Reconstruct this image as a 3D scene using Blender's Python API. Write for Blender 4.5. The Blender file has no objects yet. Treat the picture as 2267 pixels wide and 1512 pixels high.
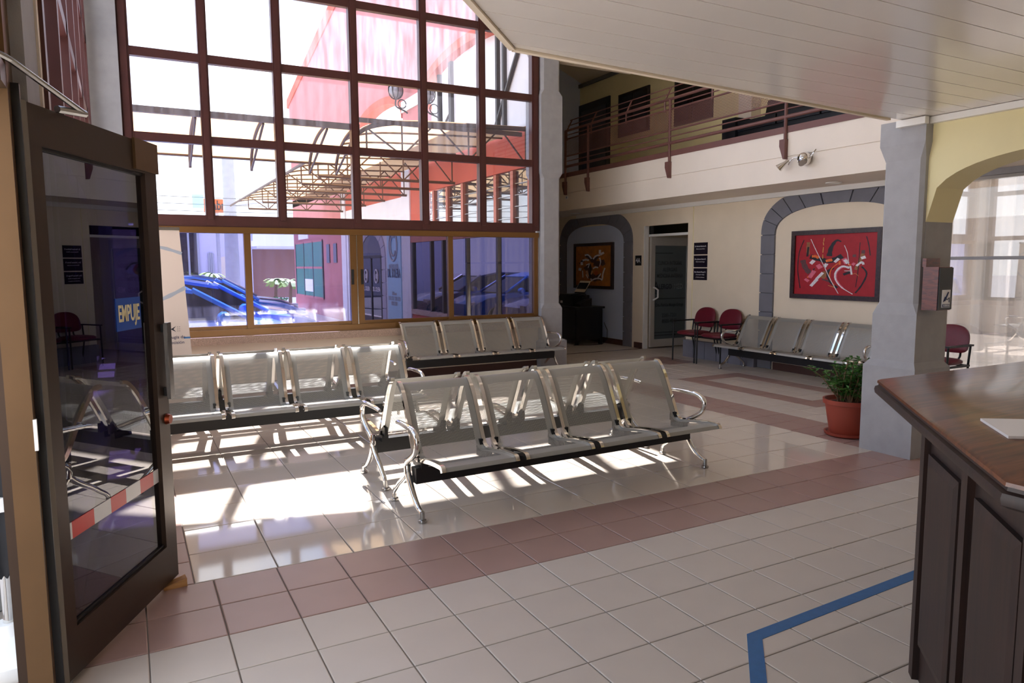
import bpy, bmesh, math, random
from mathutils import Vector, Matrix
R = random.Random(7)
U = 0.305                      # metres per small floor tile; the setting is laid out in tiles
sc = bpy.context.scene
col = sc.collection

# ------------------------------------------------------------------ camera
CF, CYAW, CPIT, CROL = 1589.614, 0.4914, 0.1068, -0.0056
CPOS = Vector((0.0056, -10.2955, 5.1209))
def cam_axes():
    cy, sy, cp, sp = math.cos(CYAW), math.sin(CYAW), math.cos(CPIT), math.sin(CPIT)
    f = Vector((sy*cp, cy*cp, -sp)); r = Vector((cy, -sy, 0)); u = r.cross(f)
    cr, sr = math.cos(CROL), math.sin(CROL)
    return r*cr + u*sr, -r*sr + u*cr, f
AR, AU, AF = cam_axes()
cd = bpy.data.cameras.new('camera'); cam = bpy.data.objects.new('camera', cd); col.objects.link(cam)
cd.sensor_width = 36.0; cd.lens = CF/2267*36.0; cd.clip_end = 400; cd.clip_start = 0.02
cam.matrix_world = Matrix((( AR.x, AU.x, -AF.x, CPOS.x*U), (AR.y, AU.y, -AF.y, CPOS.y*U), (AR.z, AU.z, -AF.z, CPOS.z*U), (0,0,0,1)))
sc.camera = cam
def at(u, v, axis, val):
    """the point (in tiles) where the ray of photo pixel u, v meets the plane axis = val"""
    d = AR*((u-1133.5)/CF) + AU*(-(v-756)/CF) + AF
    return CPOS + d*((val - CPOS[axis])/d[axis])

# ------------------------------------------------------------------ light
sc.view_settings.view_transform = 'Standard'; sc.view_settings.look = 'None'
sc.view_settings.gamma = 1; sc.view_settings.use_curve_mapping = False
sc.view_settings.exposure = 0.74
sc.cycles.use_denoising = True
sc.cycles.max_bounces = 12; sc.cycles.diffuse_bounces = 6; sc.cycles.transparent_max_bounces = 24
sc.cycles.caustics_reflective = False; sc.cycles.caustics_refractive = False
sc.cycles.sample_clamp_indirect = 8
SUN_STRENGTH, SKY_STRENGTH = 22.0, 2.0
w = bpy.data.worlds.new('sky'); sc.world = w; w.use_nodes = True
nt = w.node_tree; nt.nodes.clear()
def N(t, **k):
    n = nt.nodes.new(t)
    for a, b in k.items(): setattr(n, a, b)
    return n
tc = N('ShaderNodeTexCoord'); sep = N('ShaderNodeSeparateXYZ'); nt.links.new(tc.outputs['Generated'], sep.inputs[0])
ramp = N('ShaderNodeValToRGB'); nt.links.new(sep.outputs[2], ramp.inputs[0])
ramp.color_ramp.elements[0].position = 0.0; ramp.color_ramp.elements[0].color = (0.80, 0.86, 0.95, 1)
ramp.color_ramp.elements[1].position = 0.75; ramp.color_ramp.elements[1].color = (0.20, 0.42, 0.85, 1)
no = N('ShaderNodeTexNoise'); no.inputs['Scale'].default_value = 3.2; no.inputs['Detail'].default_value = 7; no.inputs['Roughness'].default_value = .6
nt.links.new(tc.outputs['Generated'], no.inputs['Vector'])
cr = N('ShaderNodeValToRGB'); nt.links.new(no.outputs['Fac'], cr.inputs[0])
cr.color_ramp.elements[0].position = 0.42; cr.color_ramp.elements[0].color = (0,0,0,1)
cr.color_ramp.elements[1].position = 0.60; cr.color_ramp.elements[1].color = (1,1,1,1)
mx = N('ShaderNodeMixRGB'); nt.links.new(cr.outputs[0], mx.inputs[0]); nt.links.new(ramp.outputs[0], mx.inputs[1]); mx.inputs[2].default_value = (1.0, 1.0, 1.0, 1)
bg = N('ShaderNodeBackground'); bg.inputs['Strength'].default_value = SKY_STRENGTH; nt.links.new(mx.outputs[0], bg.inputs[0])
ow = N('ShaderNodeOutputWorld'); nt.links.new(bg.outputs[0], ow.inputs[0])
SUN_DIR = Vector((-0.17, -0.62, -1.0)).normalized()
sl = bpy.data.lights.new('sun_offscreen', 'SUN'); sl.energy = SUN_STRENGTH; sl.angle = math.radians(0.53); sl.color = (1.0, 0.97, 0.93)
so = bpy.data.objects.new('sun_offscreen', sl); col.objects.link(so); so.location = (5, 12, 20)
so.rotation_euler = SUN_DIR.to_track_quat('-Z', 'Y').to_euler()

# ------------------------------------------------------------------ materials
MATS = {}
def srgb(r, g, b):
    f = lambda c: (c/255/12.92) if c/255 <= .04045 else ((c/255+.055)/1.055)**2.4
    return (f(r), f(g), f(b), 1)
def mat(name, rgb, rough=.5, metal=0., noise=0., scale=20., bump=0., bscale=200., spec=.5, coat=0., emit=None):
    if name in MATS: return MATS[name]
    m = bpy.data.materials.new(name); m.use_nodes = True; n = m.node_tree; b = n.nodes['Principled BSDF']
    c = srgb(*rgb) if max(rgb) > 1 else (*rgb, 1)
    b.inputs['Base Color'].default_value = c; b.inputs['Roughness'].default_value = rough; b.inputs['Metallic'].default_value = metal
    b.inputs['Specular IOR Level'].default_value = spec; b.inputs['Coat Weight'].default_value = coat
    b.inputs['Coat Roughness'].default_value = .1
    if noise or bump:
        t = n.nodes.new('ShaderNodeTexCoord')
    if noise:
        x = n.nodes.new('ShaderNodeTexNoise'); x.inputs['Scale'].default_value = scale; x.inputs['Detail'].default_value = 5
        n.links.new(t.outputs['Object'], x.inputs['Vector'])
        r = n.nodes.new('ShaderNodeValToRGB'); n.links.new(x.outputs['Fac'], r.inputs[0])
        r.color_ramp.elements[0].position = .3; r.color_ramp.elements[1].position = .7
        r.color_ramp.elements[0].color = tuple(v*(1-noise) for v in c[:3])+(1,); r.color_ramp.elements[1].color = tuple(min(1, v*(1+noise)) for v in c[:3])+(1,)
        n.links.new(r.outputs[0], b.inputs['Base Color'])
    if bump:
        y = n.nodes.new('ShaderNodeTexNoise'); y.inputs['Scale'].default_value = bscale; y.inputs['Detail'].default_value = 3
        n.links.new(t.outputs['Object'], y.inputs['Vector'])
        bp = n.nodes.new('ShaderNodeBump'); bp.inputs['Strength'].default_value = bump; bp.inputs['Distance'].default_value = .002
        n.links.new(y.outputs['Fac'], bp.inputs['Height']); n.links.new(bp.outputs[0], b.inputs['Normal'])
    MATS[name] = m; return m
def glass(name, tint, haze=0., haze_col=(.9,.9,1), refl=1., rough=0.0, streak=False):
    """thin pane: clear transmission with a tint, fresnel reflection, and dust that scatters light"""
    if name in MATS: return MATS[name]
    m = bpy.data.materials.new(name); m.use_nodes = True; n = m.node_tree; n.nodes.clear()
    tr = n.nodes.new('ShaderNodeBsdfTransparent'); tr.inputs[0].default_value = (*tint, 1)
    gl = n.nodes.new('ShaderNodeBsdfGlossy'); gl.inputs['Roughness'].default_value = rough; gl.inputs['Color'].default_value = (1,1,1,1)
    lw = n.nodes.new('ShaderNodeLayerWeight'); lw.inputs[0].default_value = .5       # facing = 1 - |cos|, the same from both sides
    p5 = n.nodes.new('ShaderNodeMath'); p5.operation = 'POWER'; p5.inputs[1].default_value = 5; n.links.new(lw.outputs['Facing'], p5.inputs[0])
    sf_ = n.nodes.new('ShaderNodeMath'); sf_.operation = 'MULTIPLY_ADD'; sf_.inputs[1].default_value = .96; sf_.inputs[2].default_value = .04; n.links.new(p5.outputs[0], sf_.inputs[0])
    mu = n.nodes.new('ShaderNodeMath'); mu.operation = 'MULTIPLY'; mu.use_clamp = True; mu.inputs[1].default_value = refl; n.links.new(sf_.outputs[0], mu.inputs[0])
    m1 = n.nodes.new('ShaderNodeMixShader'); n.links.new(mu.outputs[0], m1.inputs[0]); n.links.new(tr.outputs[0], m1.inputs[1]); n.links.new(gl.outputs[0], m1.inputs[2])
    last = m1
    if haze:
        tl = n.nodes.new('ShaderNodeBsdfTranslucent'); tl.inputs[0].default_value = (*haze_col, 1)
        m2 = n.nodes.new('ShaderNodeMixShader'); m2.inputs[0].default_value = haze
        if streak:
            t = n.nodes.new('ShaderNodeTexCoord'); mp = n.nodes.new('ShaderNodeMapping'); mp.inputs['Scale'].default_value = (5, 5, .6)
            n.links.new(t.outputs['Object'], mp.inputs[0]); x = n.nodes.new('ShaderNodeTexNoise'); x.inputs['Scale'].default_value = 2.5; x.inputs['Detail'].default_value = 8
            n.links.new(mp.outputs[0], x.inputs['Vector']); mr = n.nodes.new('ShaderNodeMapRange'); mr.inputs[1].default_value = .35; mr.inputs[2].default_value = .7
            mr.inputs[3].default_value = haze*.35; mr.inputs[4].default_value = haze*1.7; n.links.new(x.outputs['Fac'], mr.inputs[0]); n.links.new(mr.outputs[0], m2.inputs[0])
        n.links.new(m1.outputs[0], m2.inputs[1]); n.links.new(tl.outputs[0], m2.inputs[2]); last = m2
    o = n.nodes.new('ShaderNodeOutputMaterial'); n.links.new(last.outputs[0], o.inputs[0])
    MATS[name] = m; return m
def translucent(name, rgb, trans=.3, diff=.5):
    m = bpy.data.materials.new(name); m.use_nodes = True; n = m.node_tree; n.nodes.clear()
    c = srgb(*rgb)
    a = n.nodes.new('ShaderNodeBsdfTranslucent'); a.inputs[0].default_value = c
    b = n.nodes.new('ShaderNodeBsdfDiffuse'); b.inputs[0].default_value = c
    t = n.nodes.new('ShaderNodeBsdfTransparent'); t.inputs[0].default_value = c
    m1 = n.nodes.new('ShaderNodeMixShader'); m1.inputs[0].default_value = diff; n.links.new(a.outputs[0], m1.inputs[1]); n.links.new(b.outputs[0], m1.inputs[2])
    m2 = n.nodes.new('ShaderNodeMixShader'); m2.inputs[0].default_value = trans; n.links.new(m1.outputs[0], m2.inputs[1]); n.links.new(t.outputs[0], m2.inputs[2])
    o = n.nodes.new('ShaderNodeOutputMaterial'); n.links.new(m2.outputs[0], o.inputs[0]); MATS[name] = m; return m
def perforated(name, base, pitch, hole, uvname='UVMap', metal=0.3, rough=.35):
    """painted sheet with round holes punched in staggered rows (UV in metres)"""
    m = bpy.data.materials.new(name); m.use_nodes = True; n = m.node_tree; b = n.nodes['Principled BSDF']
    b.inputs['Base Color'].default_value = srgb(*base); b.inputs['Metallic'].default_value = metal; b.inputs['Roughness'].default_value = rough
    uv = n.nodes.new('ShaderNodeUVMap'); sp = n.nodes.new('ShaderNodeSeparateXYZ'); n.links.new(uv.outputs[0], sp.inputs[0])
    def M(op, a, bb):
        x = n.nodes.new('ShaderNodeMath'); x.operation = op
        for i, q in enumerate((a, bb)):
            if q is None: continue
            if isinstance(q, (int, float)): x.inputs[i].default_value = q
            else: n.links.new(q, x.inputs[i])
        return x.outputs[0]
    qx, qy = pitch, pitch*1.732
    def cell(ox, oy):
        fx = M('SUBTRACT', M('FRACT', M('ADD', M('DIVIDE', sp.outputs[0], qx), 100+ox), None), .5)
        fy = M('SUBTRACT', M('FRACT', M('ADD', M('DIVIDE', sp.outputs[1], qy), 100+oy), None), .5)
        fx = M('MULTIPLY', fx, qx); fy = M('MULTIPLY', fy, qy)
        return M('SQRT', M('ADD', M('MULTIPLY', fx, fx), M('MULTIPLY', fy, fy)), None)
    h = M('LESS_THAN', M('MINIMUM', cell(0, 0), cell(.5, .5)), hole/2)
    t = n.nodes.new('ShaderNodeBsdfTransparent'); mxs = n.nodes.new('ShaderNodeMixShader')
    n.links.new(h, mxs.inputs[0]); n.links.new(b.outputs[0], mxs.inputs[1]); n.links.new(t.outputs[0], mxs.inputs[2])
    n.links.new(mxs.outputs[0], n.nodes['Material Output'].inputs[0]); MATS[name] = m; return m
def wood(name, dark, light, scale, rough, axis_scale=(1, 12, 12), coat=.3):
    m = bpy.data.materials.new(name); m.use_nodes = True; n = m.node_tree; b = n.nodes['Principled BSDF']
    t = n.nodes.new('ShaderNodeTexCoord'); mp = n.nodes.new('ShaderNodeMapping'); mp.inputs['Scale'].default_value = axis_scale; n.links.new(t.outputs['Object'], mp.inputs[0])
    x = n.nodes.new('ShaderNodeTexNoise'); x.inputs['Scale'].default_value = scale; x.inputs['Detail'].default_value = 8; x.inputs['Distortion'].default_value = .6; n.links.new(mp.outputs[0], x.inputs['Vector'])
    r = n.nodes.new('ShaderNodeValToRGB'); n.links.new(x.outputs['Fac'], r.inputs[0]); r.color_ramp.elements[0].position = .35; r.color_ramp.elements[1].position = .65
    r.color_ramp.elements[0].color = srgb(*dark); r.color_ramp.elements[1].color = srgb(*light); n.links.new(r.outputs[0], b.inputs['Base Color'])
    b.inputs['Roughness'].default_value = rough; b.inputs['Coat Weight'].default_value = coat; b.inputs['Coat Roughness'].default_value = .12; MATS[name] = m; return m

M_CREAM = mat('cream_wall_paint', (236, 221, 196), .6, noise=.03, scale=3)
M_CREAM2 = mat('pale_cream_fascia_paint', (236, 225, 210), .6, noise=.02, scale=3)
M_YELLOW = mat('yellow_wall_paint', (232, 220, 170), .6, noise=.03, scale=2)
M_BLUEW = mat('pale_blue_wall_paint', (196, 208, 232), .6)
M_GREY = mat('grey_stucco', (163, 162, 163), .85, noise=.06, scale=9, bump=.5, bscale=160)
M_DGREY = mat('dark_grey_jamb_paint', (112, 112, 108), .8, noise=.05, scale=6)
M_STONE = mat('grey_arch_block_paint', (118, 118, 126), .7, noise=.05, scale=8)
M_PLINTH = mat('grey_plinth_paint', (128, 126, 136), .7, noise=.05, scale=8)
M_BASEB = mat('brown_baseboard_tile', (84, 56, 48), .45)
M_RED = mat('dark_red_steel_paint', (76, 38, 34), .45, noise=.08, scale=6)
M_RAIL = mat('railing_brown_paint', (112, 74, 68), .5)
M_BRONZE = mat('bronze_aluminium', (102, 76, 48), .38, .5, noise=.08, scale=5)
M_BRONZED = mat('dark_bronze_aluminium', (66, 50, 38), .35, .5)
M_BROWNF = mat('window_brown_aluminium', (122, 86, 44), .35, .4)
M_GRANITE = mat('speckled_granite', (176, 150, 130), .5, noise=.45, scale=160)
M_PLANK = mat('white_varnished_plank', (236, 230, 222), .22, noise=.02, scale=2, coat=.4)
M_WHITE = mat('white_paint', (236, 234, 228), .5)
M_TILE = mat('matte_beige_tile', (198, 187, 175), .42, noise=.04, scale=2.5)
M_POL = mat('polished_beige_tile', (210, 197, 182), .06, noise=.03, scale=2.5, spec=.7)
M_TRED = mat('matte_red_tile', (162, 132, 122), .32, noise=.05, scale=3)
M_GROUT = mat('grey_grout', (132, 124, 116), .9)
M_CHROME = mat('chrome', (225, 222, 216), .07, 1.0)
M_STEEL = mat('brushed_steel', (170, 168, 165), .25, 1.0)
M_BLACK = mat('black_powder_coat', (14, 13, 14), .45)
M_SEAT = mat('grey_seat_paint', (158, 157, 150), .33, .3)
M_PERF = perforated('grey_perforated_sheet', (158, 157, 150), .0085, .0058, metal=.3)
M_MESH = perforated('brown_expanded_mesh', (112, 74, 68), .024, .0185, metal=0., rough=.5)
M_REDV = mat('burgundy_vinyl', (106, 22, 38), .45, noise=.06, scale=30)
M_TERRA = mat('terracotta_plastic', (150, 62, 44), .45)
M_LEAF = mat('green_leaf', (58, 104, 34), .4, noise=.35, scale=6)
M_STEM = mat('woody_stem', (120, 92, 66), .8)
M_SOIL = mat('potting_soil', (52, 38, 28), .95)
M_COUNTER = wood('counter_top_wood', (74, 38, 20), (118, 68, 38), 3.2, .28, (1.2, 14, 14), .35)
M_DWOOD = wood('dark_counter_wood', (28, 17, 14), (46, 28, 22), 3., .5, (14, 14, 1), 0.)
M_FRAME = wood('dark_picture_frame_wood', (34, 22, 22), (62, 42, 38), 6., .4, (6, 6, 6), .2)
M_BOXWOOD = wood('red_brown_box_wood', (70, 22, 14), (112, 44, 28), 5., .35, (3, 3, 12), .3)
M_PAPER = mat('white_paper', (244, 244, 246), .6)
M_TAPE = mat('blue_floor_tape', (34, 98, 152), .4, noise=.08, scale=30)
M_CAR_BLUE = mat('blue_car_paint', (44, 122, 214), .2, 0., coat=.6)
M_CAR_WHITE = mat('pale_car_paint', (214, 214, 220), .15, .1, coat=1.)
M_CAR_GREY = mat('silver_car_paint', (140, 144, 156), .18, .4, coat=1.)
M_TYRE = mat('tyre_rubber', (20, 20, 22), .8)
M_ASPH = mat('asphalt', (120, 118, 120), .9, noise=.1, scale=4)
M_PAVE = mat('pale_paving', (196, 190, 186), .8, noise=.06, scale=3)
M_BRED = mat('red_building_stucco', (192, 90, 68), .8, noise=.06, scale=3, bump=.3, bscale=60)
M_BPINK = mat('upper_pink_stucco', (186, 116, 116), .8, noise=.1, scale=2, bump=.3, bscale=60)
M_BWHITE = mat('white_stucco', (224, 224, 226), .8, noise=.04, scale=3)
M_TERRAC = mat('salmon_window_frame', (186, 112, 92), .6)
M_DGLASS = mat('dark_reflective_glass', (8, 8, 14), .02, 0., spec=1.)
M_MGLASS = mat('mirror_tinted_glass', (120, 118, 140), .015, 1.)
M_GGLASS = mat('green_reflective_glass', (24, 128, 104), .25)
M_SIGNB = mat('pale_blue_sign_film', (160, 206, 226), .4)
M_NAVY = mat('navy_lettering', (24, 40, 84), .5)
M_GRAFT = mat('steel_truss_paint', (92, 66, 52), .6)
M_AMBER = translucent('amber_polycarbonate', (186, 156, 120), .12, .4)
M_CURT = translucent('sheer_curtain_fabric', (208, 198, 187), .26, .4)
M_GL_UP = glass('dusty_clear_glass', (.93, .93, .96), .045, (.85, .85, 1.0), 1., streak=True)
M_GL_MID = glass('lightly_dusty_glass', (.93, .93, .96), .012, (.85, .85, 1.0), 1., streak=True)
M_GL_CL = glass('clear_window_glass', (.93, .94, .97), .004, refl=1.)
M_GL_TINT = glass('violet_tinted_glass', (.42, .41, .54), .006, (.6, .6, 1.0), 1.2)
M_GL_TINTD = glass('dusty_violet_tinted_glass', (.60, .60, .78), .02, (.7, .7, 1.0), 1.2, streak=True)
M_GL_DOOR = glass('dark_tinted_door_glass', (.15, .14, .30), 0., refl=2.0)
M_GL_FROST = glass('grey_frosted_film_glass', (.16, .19, .19), .25, (.16, .19, .19), 1.)
M_GL_SHOW = glass('curtained_window_glass', (.88, .88, .88), 0., refl=2.6)
M_BLUESIGN = mat('blue_sticker', (20, 76, 168), .4)
M_CREAMTXT = mat('cream_lettering', (240, 226, 180), .5)
M_TWHITE = mat('reflective_white_tape', (226, 226, 226), .35)
M_TREDT = mat('reflective_red_tape', (214, 44, 32), .35)
M_BANNER = mat('beige_banner_vinyl', (226, 206, 188), .5)
M_BANGREY = mat('grey_banner_print', (172, 176, 182), .5)
M_INK = mat('dark_ink', (30, 30, 40), .6)
M_DARKTXT = mat('dark_film_lettering', (40, 46, 47), .5)
M_LIVEBLK = mat('black_laminate', (16, 14, 16), .35)
M_DKWIN = mat('dark_upper_window_glass', (22, 22, 24), .06, spec=1.)
M_DKFR = mat('black_window_frame', (24, 20, 20), .5)
M_SOFA = mat('black_sofa_leather', (18, 20, 28), .4)
M_ORANGE = mat('orange_plastic', (196, 92, 40), .5)
M_POLEC = mat('weathered_concrete', (176, 176, 182), .9, noise=.08, scale=5)
M_LIGHT = mat('downlight_lens', (220, 220, 215), .3)

# ------------------------------------------------------------------ mesh helpers
class MB:
    """collects shapes; build() links them as one mesh object (s: scale of the numbers, U for tiles, 1 for metres)"""
    def __init__(self, s=1.0): self.s = s; self.v = []; self.f = []; self.mi = []; self.uv = {}; self.cur = 0
    def face(self, idx): self.f.append(tuple(idx)); self.mi.append(self.cur)
    def poly(self, pts):
        b = len(self.v); self.v += [tuple(p) for p in pts]; self.face(range(b, b+len(pts))); return self
    def box(self, lo, hi):
        b = len(self.v); (x0,y0,z0),(x1,y1,z1) = lo, hi
        x0,x1 = min(x0,x1),max(x0,x1); y0,y1=min(y0,y1),max(y0,y1); z0,z1=min(z0,z1),max(z0,z1)
        self.v += [(x0,y0,z0),(x1,y0,z0),(x1,y1,z0),(x0,y1,z0),(x0,y0,z1),(x1,y0,z1),(x1,y1,z1),(x0,y1,z1)]
        for q in ((0,3,2,1),(4,5,6,7),(0,1,5,4),(1,2,6,5),(2,3,7,6),(3,0,4,7)): self.face([b+i for i in q])
        return self
    def prism(self, poly, axis, a, bb):
        """poly: 2-D outline in the other two axes (kept in x<y<z order), extruded along axis"""
        def P(p, t): q = list(p); q.insert(axis, t); return tuple(q)
        n = len(poly); b = len(self.v)
        self.v += [P(p, a) for p in poly] + [P(p, bb) for p in poly]
        self.face(range(b+n-1, b-1, -1)); self.face(range(b+n, b+2*n))
        for i in range(n): j = (i+1) % n; self.face((b+i, b+j, b+n+j, b+n+i))
        return self
    def tube(self, pts, r, n=8, closed=False, flat=None):
        pts = [Vector(p) for p in pts]; m = len(pts); b = len(self.v)
        rs = r if isinstance(r, (list, tuple)) else [r]*m
        up = None
        for i, p in enumerate(pts):
            if closed: t = pts[(i+1) % m] - pts[i-1]
            else: t = pts[min(i+1, m-1)] - pts[max(i-1, 0)]
            t = t.normalized() if t.length else Vector((0,0,1))
            if up is None:
                up = Vector((0,0,1)) if abs(t.z) < .9 else Vector((1,0,0))
            a = t.cross(up)
            if a.length < 1e-6: a = t.cross(Vector((1,0,0)))
            a.normalize(); c = a.cross(t).normalized(); up = c
            for k in range(n):
                an = 2*math.pi*(k+.5)/n
                ra, rb = (rs[i], rs[i]) if flat is None else (rs[i], rs[i]*flat)
                self.v.append(tuple(p + a*math.cos(an)*ra + c*math.sin(an)*rb))
        for i in range(m if closed else m-1):
            j = (i+1) % m
            for k in range(n): l = (k+1) % n; self.face((b+i*n+k, b+i*n+l, b+j*n+l, b+j*n+k))
        if not closed:
            self.face([b+k for k in range(n-1, -1, -1)]); self.face([b+(m-1)*n+k for k in range(n)])
        return self
    def lathe(self, prof, c, n=24, axis=2):
        b = len(self.v)
        for (r, h) in prof:
            for k in range(n):
                a = 2*math.pi*k/n; q = [r*math.cos(a), r*math.sin(a)]; q.insert(axis, h)
                self.v.append(tuple(q[i]+c[i] for i in range(3)))
        for i in range(len(prof)-1):
            for k in range(n): l = (k+1) % n; self.face((b+i*n+k, b+i*n+l, b+(i+1)*n+l, b+(i+1)*n+k))
        self.face([b+k for k in range(n-1, -1, -1)]); self.face([b+(len(prof)-1)*n+k for k in range(n)])
        return self
    def loft(self, rings):
        b = len(self.v); n = len(rings[0])
        for r in rings: self.v += [tuple(p) for p in r]
        for i in range(len(rings)-1):
            for k in range(n): l = (k+1) % n; self.face((b+i*n+k, b+i*n+l, b+(i+1)*n+l, b+(i+1)*n+k))
        self.face([b+k for k in range(n-1, -1, -1)]); self.face([b+(len(rings)-1)*n+k for k in range(n)])
        return self
    def mesh(self, name, mats, off=Vector((0,0,0)), smooth=False):
        me = bpy.data.meshes.new(name)
        me.from_pydata([Vector(p)*self.s - off for p in self.v], [], self.f)
        mats = mats if isinstance(mats, (list, tuple)) else [mats]
        for m in mats: me.materials.append(m)
        if len(mats) > 1: me.polygons.foreach_set('material_index', self.mi)
        if self.uv:
            ul = me.uv_layers.new(name='UVMap')
            for lp in me.loops: ul.data[lp.index].uv = self.uv.get(lp.vertex_index, (0, 0))
        me.update()
        bm = bmesh.new(); bm.from_mesh(me); bmesh.ops.recalc_face_normals(bm, faces=bm.faces); bm.to_mesh(me); bm.free()
        if smooth:
            me.polygons.foreach_set('use_smooth', [True]*len(me.polygons))
            me.set_sharp_from_angle(angle=math.radians(40))
        return me
    def build(self, name, mats, parent=None, smooth=False, local=False):
        off = Vector((0,0,0))
        p = parent
        while p is not None and not local: off = off + Vector(p.location); p = p.parent
        ob = bpy.data.objects.new(name, self.mesh(name, mats, off, smooth)); col.objects.link(ob)
        if parent: ob.parent = parent
        return ob
def tag(o, label=None, cat=None, group=None, kind=None):
    if label: o['label'] = label
    if cat: o['category'] = cat
    if group: o['group'] = group
    if kind: o['kind'] = kind
    return o
def thing(name, label, cat, loc=(0,0,0), rz=0, group=None, kind=None):
    o = bpy.data.objects.new(name, None); col.objects.link(o); o.location = loc; o.rotation_euler = (0,0,rz); o.empty_display_size = .1
    return tag(o, label, cat, group, kind)
def struct(o): o['kind'] = 'structure'; return o
def copy_tree(o, parent=None):
    c = o.copy(); col.objects.link(c); c.parent = parent
    for ch in list(o.children): copy_tree(ch, c)
    return c
def text(name, s, size, m, parent, pos, right, up, extrude=.001, align='CENTER', width=None, bold=0):
    """lettering as a mesh: pos in metres (world), right/up are world directions"""
    cu = bpy.data.curves.new(name, 'FONT'); cu.body = s; cu.size = size; cu.align_x = align; cu.align_y = 'CENTER'; cu.extrude = extrude; cu.offset = bold; cu.resolution_u = 3
    ob = bpy.data.objects.new(name, cu); me = bpy.data.meshes.new_from_object(ob); bpy.data.objects.remove(ob); bpy.data.curves.remove(cu)
    if not len(me.vertices): return None
    xs = [v.co.x for v in me.vertices]; k = 1.
    if width: k = width/max(1e-6, max(xs)-min(xs))
    r = Vector(right).normalized(); u = Vector(up).normalized(); nrm = r.cross(u)
    off = Vector((0,0,0)); p = parent
    while p is not None: off = off + Vector(p.location); p = p.parent
    for v in me.vertices: v.co = Vector(pos) + r*v.co.x*k + u*v.co.y + nrm*v.co.z - off
    me.materials.clear(); me.materials.append(m); me.name = name
    o = bpy.data.objects.new(name, me); col.objects.link(o)
    if parent: o.parent = parent
    return o
def ub(lo, hi): return MB(U).box(lo, hi)
YW = 20.6        # window wall
XF = 27.4        # far wall with the paintings
XA = -0.85       # left wall
XB_ = 24.2       # balcony front
ZS = 8.75        # plank ceiling

# ================================================================== FLOOR
floor = struct(ub((-3.2, -13, -.4), (34, 36, -.02)).build('floor', M_GROUT))
tiles = []       # (x0, x1, y0, y1, material)
g = .009
def field(x0, x1, nx, y0, y1, ny, m, test=None, alt=None):
    for i in range(nx):
        for j in range(ny):
            a, b = x0+(x1-x0)*i/nx, x0+(x1-x0)*(i+1)/nx; c, d = y0+(y1-y0)*j/ny, y0+(y1-y0)*(j+1)/ny
            tiles.append((a+g, b-g, c+g, d-g, alt if (test and test((a+b)/2, (c+d)/2)) else m))
field(-3, 28, 31, -12, 0, 12, M_TILE)
field(-3, 20, 23, 0, 2, 2, M_TRED)
field(20, 34, 14, 0, 2, 2, M_TILE)
field(-.85, .72, 2, 2, 20.9, 19, M_TRED)
field(.72, 17.78, 13, 2, 19.03, 13, M_POL)
field(.72, 17.78, 17, 19.03, 20.9, 2, M_TRED)
field(17.78, 19.6, 2, 2, 20.5, 20, M_TRED)
P_ = .925
def ring(x, y):
    a = 21.45 < x < 25.15 and 6.8 < y < 14.2 and not (22.38 < x < 24.22 and 7.73 < y < 13.27)
    return a or (24.22 < x < 26.07 and 18.3 < y < 20.7) or (21.5 < x < 24.5 and 27 < y < 28.5)
field(19.6, 19.6+P_*15, 15, 2.175, 2.175+P_*36, 36, M_TILE, ring, M_TRED)
field(17.78, 19.6, 2, 20.5, 35, 16, M_TILE)
def tile_score(t):
    c = Vector(((t[0]+t[1])/2, (t[2]+t[3])/2, 0)) - CPOS
    dz = c.dot(AF)
    if dz < 1: return -1
    px = c.dot(AR)/dz*CF+1133.5; py = 756-c.dot(AU)/dz*CF
    if not (-60 < px < 2330 and 640 < py < 1600) or t[0] < -1: return -1
    return (t[1]-t[0])*(t[3]-t[2])/dz**3
tiles.sort(key=tile_score, reverse=True)
tcache = {}
def tile_mesh(mb, x0, x1, y0, y1):
    b = len(mb.v); e = .012
    mb.v += [(x0,y0,-.04),(x1,y0,-.04),(x1,y1,-.04),(x0,y1,-.04),(x0,y0,-e*.5),(x1,y0,-e*.5),(x1,y1,-e*.5),(x0,y1,-e*.5),(x0+e,y0+e,0),(x1-e,y0+e,0),(x1-e,y1-e,0),(x0+e,y1-e,0)]
    for q in ((0,1,5,4),(1,2,6,5),(2,3,7,6),(3,0,4,7),(4,5,9,8),(5,6,10,9),(6,7,11,10),(7,4,8,11),(8,9,10,11)): mb.face([b+i for i in q])
for t in tiles[:298]:
    k = (round(t[1]-t[0], 3), round(t[3]-t[2], 3), t[4].name)
    if k not in tcache:
        mb = MB(U); hx, hy = (t[1]-t[0])/2, (t[3]-t[2])/2; tile_mesh(mb, -hx, hx, -hy, hy); tcache[k] = mb.mesh('tile', t[4])
    o = bpy.data.objects.new('tile', tcache[k]); col.objects.link(o); o.parent = floor; o.location = (U*(t[0]+t[1])/2, U*(t[2]+t[3])/2, 0)
for m, nm in ((M_TILE, 'beige_tile_field'), (M_TRED, 'red_tile_field'), (M_POL, 'polished_tile_field')):
    mb = MB(U); n = 0
    for t in tiles[298:]:
        if t[4] is m: tile_mesh(mb, *t[:4]); n += 1
    if n: tag(mb.build(nm, m, floor), kind='stuff')
# thin dark joint strip across the hall floor
ub((17.8, 24.1, -.01), (27.4, 24.25, .012)).build('joint_strip', M_STEEL, floor)

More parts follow.
